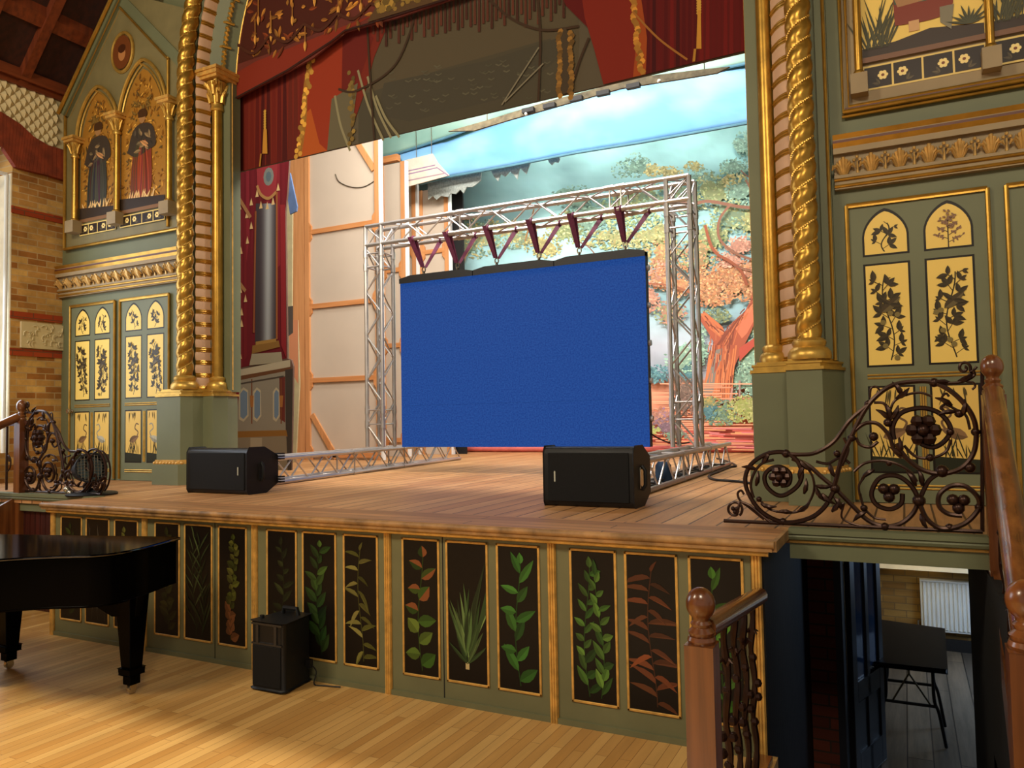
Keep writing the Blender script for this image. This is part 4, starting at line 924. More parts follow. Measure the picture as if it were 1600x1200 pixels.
_a=at(600,400,1,7.62).x;_b=at(652,400,1,7.62).x
flat(7.62,_a,_b,5.9,(4.70,3.4),'canvas flat standing in shadow behind the narrow white edged one')
_a=at(655,400,1,7.7).x;_b=at(703,400,1,7.7).x
flat(7.7,_a,_b,5.75,(4.62,3.4),'short canvas flat beside the black gap left of the painted trees')
MB().box(at(706,400,1,7.9).x,7.9,H,at(724,400,1,7.9).x,7.94,6.1).build('black_masking',G['dark']); tag(bpy.data.objects['black_masking'],'black masking strip between the flats and the painted trees','masking')
q=MB()
for x in (-1.3,-1.15): q.box(x,7.9,5.6,x+.06,7.96,6.9)
q.box(-2.3,6.85,6.05,-1.5,6.95,6.16)
tag(q.build('timber_batten',G['pinex'],smooth=False),'pine battens crossing above the narrow canvas flat','batten')
# painted wing: red curtain round a grey column on a pedestal
YC=3.6
wg=thing('painted_wing',(-1.4,YC,H),'painted wing flat of red tasselled curtain round a grey column on a panelled plinth','scenery')
out=[(340,250),(452,250),(449,300),(446,330),(449,560),(455,562),(458,572),(457,640),(455,735),(340,742)]
q=MB(); q.prism([tuple(at(x,y,1,YC)) for x,y in out],(0,.025,0)); q.build('profile_board',mat('wing_board',(96,70,56),.8),wg,smooth=False)
P=Paint(YC); random.seed(21)
P.px([(340,250),(452,250),(449,300),(446,330),(448,560),(372,575),(340,640)],(98,16,24))
for k in range(13):
    x=345+k*8; P.px([(x,250),(x+4,250),(x+5,400+random.uniform(-60,60)),(x-1,420)],random.choice(((122,30,38),(84,12,18),(142,56,60),(72,8,14),(104,20,28))))
for k in range(7):
    x=346+k*6; P.px([(x,340),(x+3,345),(x+4,640-k*14),(x-1,650-k*14)],random.choice(((108,22,26),(78,10,14),(88,14,18))))
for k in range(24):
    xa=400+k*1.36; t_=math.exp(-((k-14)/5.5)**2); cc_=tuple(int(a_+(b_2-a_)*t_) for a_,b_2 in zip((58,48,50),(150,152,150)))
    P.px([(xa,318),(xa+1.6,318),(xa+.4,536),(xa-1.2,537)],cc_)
P.px([(401,250),(434,250),(432,300),(420,312),(408,305),(402,290)],(136,42,46)); P.disc(*(lambda q:(q.x,q.z))(at(420,276,1,YC)),.09,(112,116,108),12,.12); P.disc(*(lambda q:(q.x,q.z))(at(420,276,1,YC)),.05,(84,98,102),8,.07)
P.pxline(smooth_line([(402,290),(408,304),(420,310),(432,300)],6),.04,(160,116,66))
for (x,y) in ((408,320),(418,321),(427,314),(393,315),(402,302),(375,322),(386,335),(393,352),(387,375),(377,391),(367,405),(361,420),(368,440),(376,452),(384,466),(378,487),(435,292),(378,505),(366,545),(376,555)):
    a=at(x,y,1,YC); P.p([(a.x-.03,a.z-.05),(a.x+.03,a.z-.05),(a.x,a.z+.05)],(200,166,112))
P.pxline([(368,300),(392,340)],.05,(150,104,64)); P.pxline([(362,425),(384,455)],.05,(150,104,64)); P.pxline([(433,300),(433,530)],.03,(140,80,40)); P.pxline([(400,330),(397,520)],.03,(130,72,38))
P.px([(438,320),(446,320),(448,560),(440,540)],(128,30,34))
P.px([(395,540),(436,532),(438,542),(394,553)],(128,92,40)); P.px([(400,534),(432,529),(432,534),(400,539)],(150,112,52)); P.px([(394,553),(440,550),(442,566),(390,571)],(148,138,112))
P.px([(372,578),(454,562),(454,573),(374,590)],(170,158,130)); P.px([(372,588),(456,573),(456,580),(373,596)],(96,60,32))
P.px([(366,596),(446,580),(447,675),(366,680)],(132,124,106)); P.px([(446,578),(458,576),(456,735),(448,735)],(60,52,44)); P.px([(437,590),(446,588),(446,660),(438,655)],(96,40,30))
for (xa,xb) in ((374,388),(396,408),(427,437)):
    P.px([(xa,612),((xa+xb)/2,605),(xb,610),(xb+1,650),((xa+xb)/2,659),(xa,655)],(172,160,130)); P.px([(xa+2,615),((xa+xb)/2,609),(xb-1,613),(xb-1,648),((xa+xb)/2,655),(xa+2,651)],(104,122,138))
for x in (394,440): P.pxline([(x,592),(x,662)],.02,(110,60,30)); P.px([(x-3,618),(x+3,618),(x+2,636),(x-2,636)],(150,96,44))
P.pxline([(374,600),(444,588)],.02,(70,60,50)); P.px([(366,674),(448,672),(450,682),(366,686)],(130,90,36)); P.px([(366,684),(448,681),(450,735),(366,742)],(124,112,90))
P.px([(392,684),(410,684),(410,738),(392,740)],(150,138,112)); P.px([(340,575),(370,575),(376,600),(366,690),(366,742),(340,745)],(112,22,24))
P.build('painted_picture',G['paint'],wg,smooth=False)
q=MB(); q.prism([tuple(at(x,y,1,3.626)) for x,y in ((444,274),(453,270),(464,322),(463,330),(453,335))],(0,.02,0)); tag(q.build('blue_slat_strip',mat('blue_slats2',(78,100,138),.7,var=.2),smooth=False),'small tilted blue slatted strip beside the top of the red painted wing','strip')
q=MB(); q.prism([tuple(at(x,y,1,5.2)) for x,y in ((440,300),(457,300),(456,500),(465,500),(468,600),(462,722),(440,722))],(0,.02,0)); o=q.build('brick_flat',mat('cream_brick_flat',(176,164,124),.8,var=.1),smooth=False); tag(o,'slim painted flat of cream wall and red brick between wing and canvas','scenery')
P=Paint(5.2); P.px([(452,500),(466,500),(466,600),(452,575)],(196,130,92)); P.px([(440,480),(458,478),(458,520),(450,526),(440,522)],(78,70,62)); P.px([(440,366),(448,368),(449,376),(440,380)],(90,76,60)); P.build('painted_picture',G['paint'],o,smooth=False)
# ---------------------------------------------------------------- truss and screen
def chordset(P0,P1,u,v,hs,r=.024):
    q=MB(); 
    for a in (-1,1):
        for b2 in (-1,1): q.tube([P0+u*a*hs+v*b2*hs,P1+u*a*hs+v*b2*hs],r,8)
    return q
def truss(name,P0,P1,u,v,parent,hs=.115,rungs=()):
    P0,P1=Vector(P0),Vector(P1); u=Vector(u);v=Vector(v); L_=(P1-P0).length; t=(P1-P0)/L_
    o=chordset(P0,P1,u,v,hs).build(name,G['alu'],parent)
    q=MB(); n=max(2,round(L_/.27)); st_=L_/n
    for (e,f) in ((u,v),(v,u)):
        for s in (-1,1):
            for k in range(n):
                a=P0+t*(st_*k)+e*s*hs+f*hs*(1 if (k%2==0) else -1); b2=P0+t*(st_*(k+1))+e*s*hs+f*hs*(-1 if (k%2==0) else 1)
                q.tube([a,b2],.009,6)
    for d in rungs:
        for (e,f) in ((u,v),(v,u)):
            for s in (-1,1): q.tube([P0+t*d+e*s*hs+f*hs,P0+t*d+e*s*hs-f*hs],.010,6)
        for a in (-1,1):
            for b2 in (-1,1):
                c_=P0+t*d+u*a*hs+v*b2*hs; q.tube([c_-t*.045,c_+t*.045],.030,8)
    q.build('lattice_brace',G['alu'],o); return o
tr=thing('truss_goalpost',(2.3,3.72,H),'silver aluminium box truss goalpost standing on two floor trusses and framing the blue screen','truss')
X_,Y_,Z_=(1,0,0),(0,1,0),(0,0,1); zt=3.85; YT=3.72; xl,xr=.43,4.115
bt=H+.29
truss('leg',(xl,YT,bt),(xl,YT,zt+.115),X_,Y_,tr,rungs=(.27,.44,zt-bt-.38,zt-bt-.22)); truss('leg',(xr,YT,bt),(xr,YT,zt+.115),X_,Y_,tr,rungs=(.27,.44,zt-bt-.38,zt-bt-.22))
truss('crossbeam',(xl-.115,YT,zt),(xr+.115,YT,zt),Y_,Z_,tr,rungs=(1.2,1.32,3.1,3.22))
for (xa,ya,xb,yb,rg_) in ((.55,1.48,-.02,6.1,(1.7,2.9)),(4.14,1.45,4.05,5.5,(1.7,2.9))):
    A=Vector((xa,ya,H+.14)); B=Vector((xb,yb,H+.14)); t=(B-A).normalized(); truss('floor_truss',A,B,Vector((t.y,-t.x,0)),Z_,tr,rungs=rg_)
sx0,sx1,sz0,sz1,YS=.78,3.755,1.318,3.285,3.66
se=thing('led_screen',((sx0+sx1)/2,YS,sz0),'large glowing plain blue video wall hung from purple straps inside the truss','screen')
MB().box(sx0,YS,sz0,sx1,YS+.09,sz1).build('housing',G['black'],se)
cw=(sx1-sx0)/6; chh=(sz1-.05-sz0)/4
for i in range(6):
    for j in range(4):
        MB().box(sx0+i*cw+.0006,YS-.012,sz0+j*chh+.0006,sx0+(i+1)*cw-.0006,YS-.0002,sz0+(j+1)*chh-.0006).build('led_cabinet',G['led'],se,smooth=False)
for i in range(3):
    a=sx0+i*2*cw; MB().prism([(a,YS-.03,sz1-.05),(a+2*cw,YS-.03,sz1-.05),(a+2*cw,YS-.03,sz1+.0),(a+2*cw-.15,YS-.03,sz1+.03),(a+.15,YS-.03,sz1+.03),(a,YS-.03,sz1)],(0,.1,0)).build('hanging_bar',G['black'],se,bevel=.004)
for j in range(5): MB().lathe([(.03,-.02),(.03,.02)],(sx1+.005,YS+.05,1.6+j*.38),8,'X').build('side_latch',G['alu'],se)
NM=('first','second','third','fourth','fifth','sixth')
for i,pxx in enumerate((662,715,776,842,905,977)):
    xs=at(pxx,415-(pxx-632)*.1,1,YT).x; dx=.10+.02*i%.05
    s_=thing('lifting_strap',(xs,YT,sz1),'purple lifting strap, %s from the left above the blue screen'%NM[i],'strap','purple straps holding the screen')
    def band(p0,p1,w_,nm):
        p0,p1=Vector(p0),Vector(p1); t=(p1-p0).normalized(); q=MB()
        q.prism([p0+Vector((-w_/2,0,0)),p0+Vector((w_/2,0,0)),p1+Vector((w_*.3,0,0)),p1+Vector((-w_*.3,0,0))],(0,-.006,0)); return q.build(nm,G['strap'],s_,smooth=False)
    zc=zt-.115; fx=xs-.09+.012*i
    band((fx,YT-.115-.027,zc+.02),(xs-.012,YT-.01,sz1+.13),.07,'web_strap'); band((fx+.03,YT-.115+.027,zc+.02),(xs-.0,YT-.0,sz1+.13),.05,'web_strap'); band((fx+.26,YT+.115,zc-.0),(xs+.015,YT+.012,sz1+.12),.07,'web_strap')
    q=MB(); q.tube([(fx+.00+.03*math.cos(0),YT-.115+.028*math.cos(a),zc+.028*math.sin(a)) for a in [k*PI/6 for k in range(12)]],.012,6,closed=True); q.build('strap_wrap',G['strap'],s_); q=MB(); q.tube([(fx+.26,YT+.115+.028*math.cos(a),zc+.028*math.sin(a)) for a in [k*PI/6 for k in range(12)]],.012,6,closed=True); q.build('strap_wrap',G['strap'],s_)
    q=MB(); q.tube([(xs+.022*math.cos(a),YT,sz1+.10+.032*math.sin(a)) for a in [k*PI/6 for k in range(12)]],.008,6,closed=True); q.tube([(xs,YT+.018*math.cos(a),sz1+.055+.026*math.sin(a)) for a in [k*PI/6 for k in range(12)]],.008,6,closed=True); q.build('shackle',G['steel'],s_)
# cables by the right floor truss
random.seed(5)
def cable(pts,r,label,name='cable'):
    q=MB(); q.tube(smooth_line(pts,6),r,6); return tag(q.build(name,G['black']),label,'cable')
c0=[at(x,y,2,H+.012) for x,y in ((1188,757),(1150,752),(1115,749),(1108,743),(1122,737),(1140,730),(1150,728),(1140,722),(1120,716))]
cable([tuple(p) for p in c0],.012,'black cable looping out on the boards right of the right floor truss')
q=MB()
for k in range(7):
    y0=1.6+k*.5; pts=[(4.12+random.uniform(-.10,.10),y0+j*.16+random.uniform(-.1,.1),H+.03+.01*(j%3)) for j in range(8)]; q.tube(smooth_line(pts,5),.008,6)
tag(q.build('cable_run',G['black']),'tangle of thin black cables lying inside the right floor truss','cable')
cable([(3.74,3.7,1.46),(3.80,3.74,1.41),(3.9,3.8,1.36),(4.02,3.85,1.345),(4.05,4.05,1.35)],.008,'thin cable drooping from the screen corner to the right truss leg')
q=MB(); q.lathe([(.07,H+.002),(.075,H+.02),(.07,H+.16),(.05,H+.19)],(4.10,2.9,0),14); tag(q.build('blue_bag',mat('blue_fabric_bag',(30,60,92),.8)),'small dark blue bag tucked inside the right floor truss','bag')
# hanging rope over the tall flat
q=MB(); q.tube(smooth_line([tuple(at(x,y,1,5.842)) for x,y in ((524,272),(530,284),(548,292),(568,292),(585,283))],6),.008,6); tag(q.build('drooping_wire',G['steel']),'thin wire drooping across the tall canvas flat','wire')
# ---------------------------------------------------------------- loudspeakers
def monitor(x0,x1,y0,z0,h,label,logo_x,flip):
    s=thing('stage_speaker',((x0+x1)/2,y0+.15,z0),label,'speaker','black speakers lying on their sides on the stage front')
    d=.34; c_=.035
    prof=[(y0,z0+c_),(y0+c_*.6,z0),(y0+d*.55,z0),(y0+d,z0+h*.22),(y0+d,z0+h*.80),(y0+d*.55,z0+h),(y0+c_*.6,z0+h),(y0,z0+h-c_)]
    q=MB(); q.prism([(x0,y,z) for y,z in prof],(x1-x0,0,0)); q.build('cabinet',G['black'],s,bevel=.012)
    q=MB(); q.box(x0+.035,y0-.006,z0+.035,x1-.035,y0+.002,z0+h-.035); q.build('grille',G['grille'],s,bevel=.004)
    q=MB(); q.box(logo_x,y0-.008,z0+h*.42,logo_x+.008,y0-.006,z0+h*.60)
    for k in range(6): q.box(logo_x-.002,y0-.0082,z0+h*(.43+.028*k),logo_x+.010,y0-.0062,z0+h*(.44+.028*k))
    q.build('badge',mat('badge_silver',(200,200,180),.4) if 'badge_silver' not in bpy.data.materials else bpy.data.materials['badge_silver'],s)
    q=MB(); q.box(x1-.002,y0+.12,z0+h*.3,x1+.003,y0+.20,z0+h*.66); q.build('handle_recess',G['chrome'] if flip else G['dark'],s,bevel=.006)
    q=MB(); q.tube([(x1+.004,y0+.15,z0+h*.28),(x1+.026,y0+.15,z0+h*.36),(x1+.026,y0+.15,z0+h*.60),(x1+.004,y0+.15,z0+h*.68)],.013,8); q.build('handle',G['black'],s)
    if not flip:
        for zz in (.2,.72):
            q=MB(); 
            for k in range(3): q.box(x1-.03,y0+d,z0+h*zz+k*.022,x1+.04,y0+d+.05,z0+h*zz+k*.022+.012)
            q.build('heat_fin',G['black'],s)
monitor(.415,1.13,.93,H,.385,'black speaker on its side at the left of the stage front, before the gilt pedestal',1.02,False)
monitor(3.82,4.46,.97,H,.395,'black speaker on its side right of centre at the stage front, below the screen corner',3.90,True)
s=thing('floor_speaker',(2.55,-.13,0),'black portable speaker standing on the hall floor against the stage front','speaker')
x0,x1,ya,yb,h=2.40,2.665,-.27,-.02,.405
q=MB(); q.prism([(x0,ya,.012),(x0+.02,ya-.015,.012),(x1-.02,ya-.015,.012),(x1,ya,.012),(x1-.03,yb,.012),(x0+.03,yb,.012)],(0,0,h)); q.build('cabinet',G['black'],s,bevel=.012)
q=MB(); q.box(x0+.02,ya-.022,.03,x1-.02,ya-.014,.275); q.build('grille',G['grille'],s,bevel=.006)
q=MB(); yf=ya-.016
q.add([(x0+.02,yf,.395),(x1-.02,yf,.395),(x1-.02,yf,.285),(x0+.02,yf,.285),(x0+.09,yf+.07,.375),(x1-.09,yf+.07,.375),(x1-.09,yf+.07,.325),(x0+.09,yf+.07,.325)],[(0,1,5,4),(1,2,6,5),(2,3,7,6),(3,0,4,7),(4,5,6,7)])
q.box(x0+.012,yf-.004,.395,x1-.012,yf+.01,.408); q.box(x0+.012,yf-.004,.277,x1-.012,yf+.01,.288); q.box(x0+.05,yf-.006,.285,x0+.07,yf+.02,.397); q.box(x1-.07,yf-.006,.285,x1-.05,yf+.02,.397)
q.add([(x0+.075,yf-.004,.29),(x1-.075,yf-.004,.29),(x1-.10,yf+.05,.335),(x0+.10,yf+.05,.335)],[(0,1,2,3)])
q.build('horn',mat('horn_plastic',(34,34,36),.35),s)
q=MB(); q.tube([(x0+.07,-.08,.415),(x0+.08,-.08,.455),(x1-.08,-.08,.455),(x1-.07,-.08,.415)],.014,8); q.build('carry_handle',G['black'],s)
q=MB(); 
for x in (x0+.04,x1-.04):
    for y in (ya+.02,yb-.03): MB().lathe([(.015,0),(.015,.013)],(x,y,0),8).build('foot',G['black'],s)
q.lathe([(.014,.41),(.014,.435)],(x0+.03,ya+.05,0),8); q.build('top_peg',G['black'],s)
q=MB(); q.tube(smooth_line([(2.66,-.05,.12),(2.72,-.06,.08),(2.72,-.08,.01),(2.80,-.07,.008),(2.90,-.05,.008)],5),.004,6); q.box(2.655,-.08,.10,2.685,-.05,.15); q.build('power_lead',G['black'],s)
# ---------------------------------------------------------------- grand piano
A0=Vector((1.80,-.30)); U=Vector((-.963,-.265)).normalized(); V=Vector((.265,-.963)).normalized()
pn=thing('grand_piano',(1.0,-.9,0),'black lacquered grand piano with closed lid, its tail pointing at the stage front','piano')
outl=[(0,0),(0,.05)]+[(-.02,.35),(.0,.56),(.08,.66),(.2,.70),(.34,.74),(.55,.85),(.75,1.02),(.95,1.20),(1.15,1.30),(1.35,1.34)]
outl=smooth_line(outl,6)+[(1.95,1.36),(1.95,0)]
def W2(u,v,z): p=A0+U*u+V*v; return (p.x,p.y,z)
def shrink(o,e): return [((u+e if u<1 else u-e),(v+e if v<.3 else v-e)) for u,v in o]
MB().prism([W2(u,v,.875) for u,v in outl],(0,0,.018)).build('lid',mat('piano_lid_lacquer',(3,3,4),.12,var=.02,spec=.008),pn,bevel=.006)
q=MB(); q.tube([W2(u,v,.884) for u,v in outl[1:-1]],.006,6); q.build('lid_edge',mat('piano_edge_lacquer',(5,5,6),.12,spec=.5,coat=1),pn)
o2=shrink(outl,.018); q=MB(); q.prism([W2(u,v,.60) for u,v in o2],(0,0,.268)); q.build('rim',G['piano'],pn,bevel=.008,ang=45)
q=MB(); q.prism([W2(u,v,.57) for u,v in shrink(outl,.09)],(0,0,.03)); q.build('bottom_frame',G['piano'],pn)
def pleg(u,v):
    q=MB(); c_=W2(u,v,0)
    for (z0,z1,a,b2) in ((.12,.16,.052,.055),(.16,.62,.042,.07)):
        vs=[(c_[0]+sx*r,c_[1]+sy*r,z) for z,r in ((z0,a),(z1,b2)) for sx,sy in ((-1,-1),(1,-1),(1,1),(-1,1))]
        q.add(vs,[(0,1,2,3),(7,6,5,4)]+[(k,(k+1)%4,(k+1)%4+4,k+4) for k in range(4)])
    q.box(c_[0]-.035,c_[1]-.035,.06,c_[0]+.035,c_[1]+.035,.12)
    o=q.build('leg',G['piano'],pn,bevel=.004)
    q=MB(); q.lathe([(.028,-.012),(.03,0),(.028,.012)],(c_[0],c_[1],.031),14,'X'); q.box(c_[0]-.02,c_[1]-.02,.03,c_[0]-.013,c_[1]+.02,.065); q.box(c_[0]+.013,c_[1]-.02,.03,c_[0]+.02,c_[1]+.02,.065); q.build('caster',G['chrome'],o)
pleg(.10,.33); pleg(1.27,.03); pleg(1.62,1.2)
q=MB(); a=W2(.10,.25,.50); 
q.prism([W2(.0+.02,.30,.60),W2(.45,.30,.60),W2(.20,.30,.47),W2(.04,.30,.47)],Vector((V.x,V.y,0))*.08); q.build('leg_bracket',G['piano'],pn)
q=MB(); q.prism([W2(1.5,.55,.12),W2(1.52,.55,.12),W2(1.52,.85,.12),W2(1.5,.85,.12)],(0,0,.48)); q.build('pedal_lyre',G['piano'],pn)
# ---------------------------------------------------------------- wrought iron railings
def spiral(cx,cy,r0,r1,a0,turns,n=40):
    return [(cx+(r0+(r1-r0)*k/n)*math.cos(a0+2*PI*turns*k/n),cy-(r0+(r1-r0)*k/n)*math.sin(a0+2*PI*turns*k/n)) for k in range(n+1)]
def S(P,n=8): return smooth_line(P,n)
IR=[ # heavy scrolls: outline of the panel
 (S([(640,722),(655,690),(690,560),(730,470),(800,330),(860,255),(940,200),(1050,180),(1150,185),(1250,240),(1330,330),(1360,420),(1350,530),(1290,610),(1190,640),(1090,620),(1010,560),(960,490)]),.013),
 (S([(950,470),(945,400),(990,335),(1090,312),(1180,340),(1232,410),(1210,470),(1150,508),(1085,490),(1048,440),(1056,395),(1095,375)]),.013),
 (S([(410,540),(480,545),(560,535),(650,480),(730,375),(830,290)]),.012),
 (S([(440,565),(520,600),(590,660),(655,715),(740,800),(820,875),(905,905),(985,890),(1045,840),(1075,775)]),.013),
 (S([(655,715),(600,810),(520,865),(400,882),(290,830),(225,740),(208,660),(240,590),(320,540),(410,535),(470,580),(490,650),(460,710),(385,750),(320,710),(305,650),(340,612),(390,608),(430,640),(425,690),(385,700)]),.013),
 (S([(1075,770),(1035,700),(965,652),(880,662),(838,735),(862,795),(930,818),(985,790),(992,740)]),.013),
 (S([(1075,780),(1110,860),(1170,908),(1235,912),(1310,885),(1370,820),(1370,760),(1310,705),(1240,700),(1180,740),(1175,800),(1220,840),(1290,850)]),.013),
 (S([(1190,630),(1130,670),(1100,720),(1075,780)]),.012),
 (S([(730,460),(760,420),(810,388),(870,392),(925,450),(950,520),(990,560)]),.011),
 (S([(760,460),(780,495),(830,508),(870,480)]),.009),
 (S([(750,630),(800,590),(880,575),(960,590),(1030,630),(1065,680)]),.008),
 (S([(1000,500),(1060,555),(1140,562),(1210,530),(1235,470)]),.008),
 (S([(700,460),(720,520),(690,600)]),.009),
 (S([(730,590),(680,560),(620,590),(560,580)]),.008),
 (spiral(155,818,38,30,-.9,.95)+S([(180,780),(230,800),(290,850),(330,880)]),.008),
 (S([(200,745),(185,725),(168,740),(180,775),(225,810),(300,870)]),.007),
 (spiral(1300,112,34,8,-.6,1.3)[::-1]+S([(1345,125),(1350,150),(1300,178),(1240,188),(1190,185)]),.008),
 (S([(1150,185),(1230,190),(1300,170),(1365,105)]),.007),
 (S([(1310,180),(1345,185),(1355,205),(1340,220)]),.006),
 (S([(850,285),(900,290),(920,340),(940,460)]),.008),(S([(830,260),(835,215),(860,205),(880,225)]),.006),
 (S([(930,330),(950,280),(1000,250),(1080,235),(1140,255)]),.007),
 (S([(1210,300),(1190,260),(1210,240),(1225,255)]),.006),(S([(1200,325),(1185,310),(1210,295),(1260,320),(1310,350),(1330,420)]),.007),
 (S([(250,760),(235,700),(250,640),(290,590),(350,570)]),.008),(S([(275,770),(330,820),(410,835),(470,830),(520,790),(550,720),(540,650),(505,600)]),.007),
 (S([(680,810),(700,790),(690,860),(760,895),(850,905)]),.006),(S([(780,740),(800,810),(850,860),(910,870)]),.007),(S([(800,660),(775,700),(780,750)]),.006),
]
ROS=[(380,655,38,1),(1095,422,52,1),(925,730,34,3),(1272,785,34,3),(155,820,15,3),(410,540,18,0),(655,715,20,0),(738,462,16,0),(820,290,14,0),(848,455,18,0),(1075,775,24,0),(1190,628,24,0),(1330,610,20,0),(1150,185,18,0),(905,905,16,0),(395,880,16,0),(1228,910,16,0),(1375,808,15,0),(1358,432,16,0),(1275,340,16,0),(920,385,17,0),(275,768,12,0),(665,540,14,0),(800,812,14,0),(1130,560,15,0),(1232,432,14,0),(925,588,12,0)]
LVS=[(480,575,-60),(500,600,-130),(930,370,80),(930,370,120),(930,370,40),(960,265,20),(990,250,100),(980,540,70),(1000,560,120),(290,590,40),(265,620,150),(260,700,60),(285,790,-30),(500,740,60),(560,700,-20),(560,710,-80),(590,740,-60),(1240,300,130),(1260,330,170),(1290,350,60),(1270,180,10),(1230,185,160),(690,820,100),(640,830,40),(850,620,200),(1060,700,100),(1090,700,80),(1085,840,-90),(470,830,20),(440,835,160),(630,590,-90),(810,830,200)]
def railing(mirror,label,Y):
    o=thing('iron_railing',((5.9 if not mirror else -.7),Y,H),label,'railing','scrolled iron railings on the side platforms')
    def W(cx,cy,dy=0):
        p=at(1100+cx/3.2,540+cy/3.2,1,.45); x=p.x
        if mirror: x=-1.13+(6.34-x)*.88
        return (x,Y+dy,p.z)
    q=MB()
    for k,(pts,r) in enumerate(IR): q.tube([W(*p,(.006 if k%2 else -.006)) for p in pts],r*.92,7)
    q.build('scrollwork',G['iron'],o)
    q=MB(); q.tube([W(1392,110),W(1392,930)],.009,6); a=W(1392,905); b2=W(100,880); q.tube([(a[0],Y,H+.02),(b2[0],Y,H+.02)],.011,6); q.build('frame_bar',G['iron'],o)
    q=MB()
    for x,y,r,k in ROS:
        c_=W(x,y); rr=r/3.2*.0033
        q=MB()
        if k==0: q.ball(c_,rr*1.25,8)
        elif k==1:
            for j in range(6): a=j*PI/3; q.ball((c_[0]+rr*.9*math.cos(a),Y-.01,c_[2]+rr*.9*math.sin(a)),rr*.62,7)
            q.ball((c_[0],Y-.03,c_[2]),rr*.55,8)
        else:
            for j in range(3): a=j*2*PI/3+.5; q.ball((c_[0]+rr*.75*math.cos(a),Y-.005,c_[2]+rr*.75*math.sin(a)),rr*.8,8)
        q.build('iron_boss' if k==0 else 'rosette',G['iron'],o)
    for x,y,a in LVS:
        q=MB()
        c_=Vector(W(x,y)); s=-1 if mirror else 1; d=Vector((s*math.cos(R_(a)),0,math.sin(R_(a)))); n_=Vector((-d.z,0,d.x))
        q.tube([c_,c_+d*.025+n_*.004-Vector((0,.01,0)),c_+d*.05+n_*.012-Vector((0,.012,0)),c_+d*.075+n_*.028],[.006,.014,.011,.003],6); q.build('iron_leaf',G['iron'],o)
    return o
railing(False,'scrolled wrought iron railing on the right side platform beside the tall oak newel',.45)
railing(True,'scrolled wrought iron railing on the left side platform behind the old stage lamp',.45)
# ---------------------------------------------------------------- stairs, newels and handrails
def newel(x,y,z0,ztop,w_,parent,name='newel_post'):
    """square post, turned neck and ball"""
    q=MB(); h=w_/2; q.box(x-h,y-h,z0,x+h,y+h,ztop-.19); c_=h*.72
    for (a,b2,r) in ((ztop-.19,ztop-.165,h*.9),): q.lathe([(r,a),(r*1.1,(a+b2)/2),(r,b2)],(x,y,0),20)
    q.prism([(x-h,y-h,ztop-.19),(x+h,y-h,ztop-.19),(x+h,y+h,ztop-.19),(x-h,y+h,ztop-.19)],(0,0,.001))
    o=q.build(name,G['oak'],parent,bevel=w_*.14)
    q=MB(); r=h*1.02; q.lathe([(r*.78,ztop-.165),(r*.9,ztop-.15),(r*.62,ztop-.135),(r*.72,ztop-.122),(r*.55,ztop-.112)]+[(r*math.sin(a),ztop-.057-.057*math.cos(a)) for a in [R_(35+145*k/9) for k in range(10)]],(x,y,0),20); q.build('ball_finial',G['oak'],o); return o
def handrail(P0,P1,parent,w_=.075,h=.06):
    P0,P1=Vector(P0),Vector(P1); t=(P1-P0).normalized(); s=t.cross(Vector((0,0,1))).normalized(); u=s.cross(t)
    prof=[(-.5,-.35),(-.5,.1),(-.36,.42),(-.12,.55),(.12,.55),(.36,.42),(.5,.1),(.5,-.35),(.3,-.6),(-.3,-.6)]
    vs=[P+s*a*w_+u*b2*h for P in (P0,P1) for a,b2 in prof]; n=len(prof)
    q=MB(); q.add(vs,[tuple(range(n)),tuple(range(2*n-1,n-1,-1))]+[(k,(k+1)%n,(k+1)%n+n,k+n) for k in range(n)]); return q.build('handrail',G['oaky'],parent,ang=60)
def baluster(x,y,z0,z1,parent,r=.013,seed=0):
    q=MB(); n=30; pts=[];rr=[]
    for k in range(n+1):
        t=k/n; a=t*16+seed; pts.append((x+.006*math.cos(a),y+.006*math.sin(a),z0+(z1-z0)*t)); rr.append(r*(.8+.35*abs(math.sin(a))))
    q.tube(pts,rr,6)
    zc=(z0+z1)/2
    for dz in (-.14,-.03,.03,.14): q.ball((x+(.018 if dz in(-.03,.03) else 0),y,zc+dz),.02,6)
    for k in range(4): a=k*PI/2+seed; q.tube([(x,y,zc+.23),(x+.02*math.cos(a),y+.02*math.sin(a),zc+.26),(x+.035*math.cos(a),y+.035*math.sin(a),zc+.25)],[.008,.008,.003],5)
    return q.build('baluster',G['iron'],parent)
bl=thing('stairwell_balustrade',(5.38,-.6,0),'short oak balustrade with ball newel and twisted iron balusters by the right stage corner','balustrade')
newel(5.375,-1.15,0,1.03,.098,bl)
handrail((5.378,-1.11,.885),(5.385,-.05,.775),bl)
for k in range(5): yy=-.98+k*.185; baluster(5.38,yy,.035,.885-.11*(yy+1.11)/1.06-.03,bl,seed=k)
MB().box(5.34,-1.2,.0,5.42,-.03,.035).build('base_rail',G['oaky'],bl,bevel=.004)
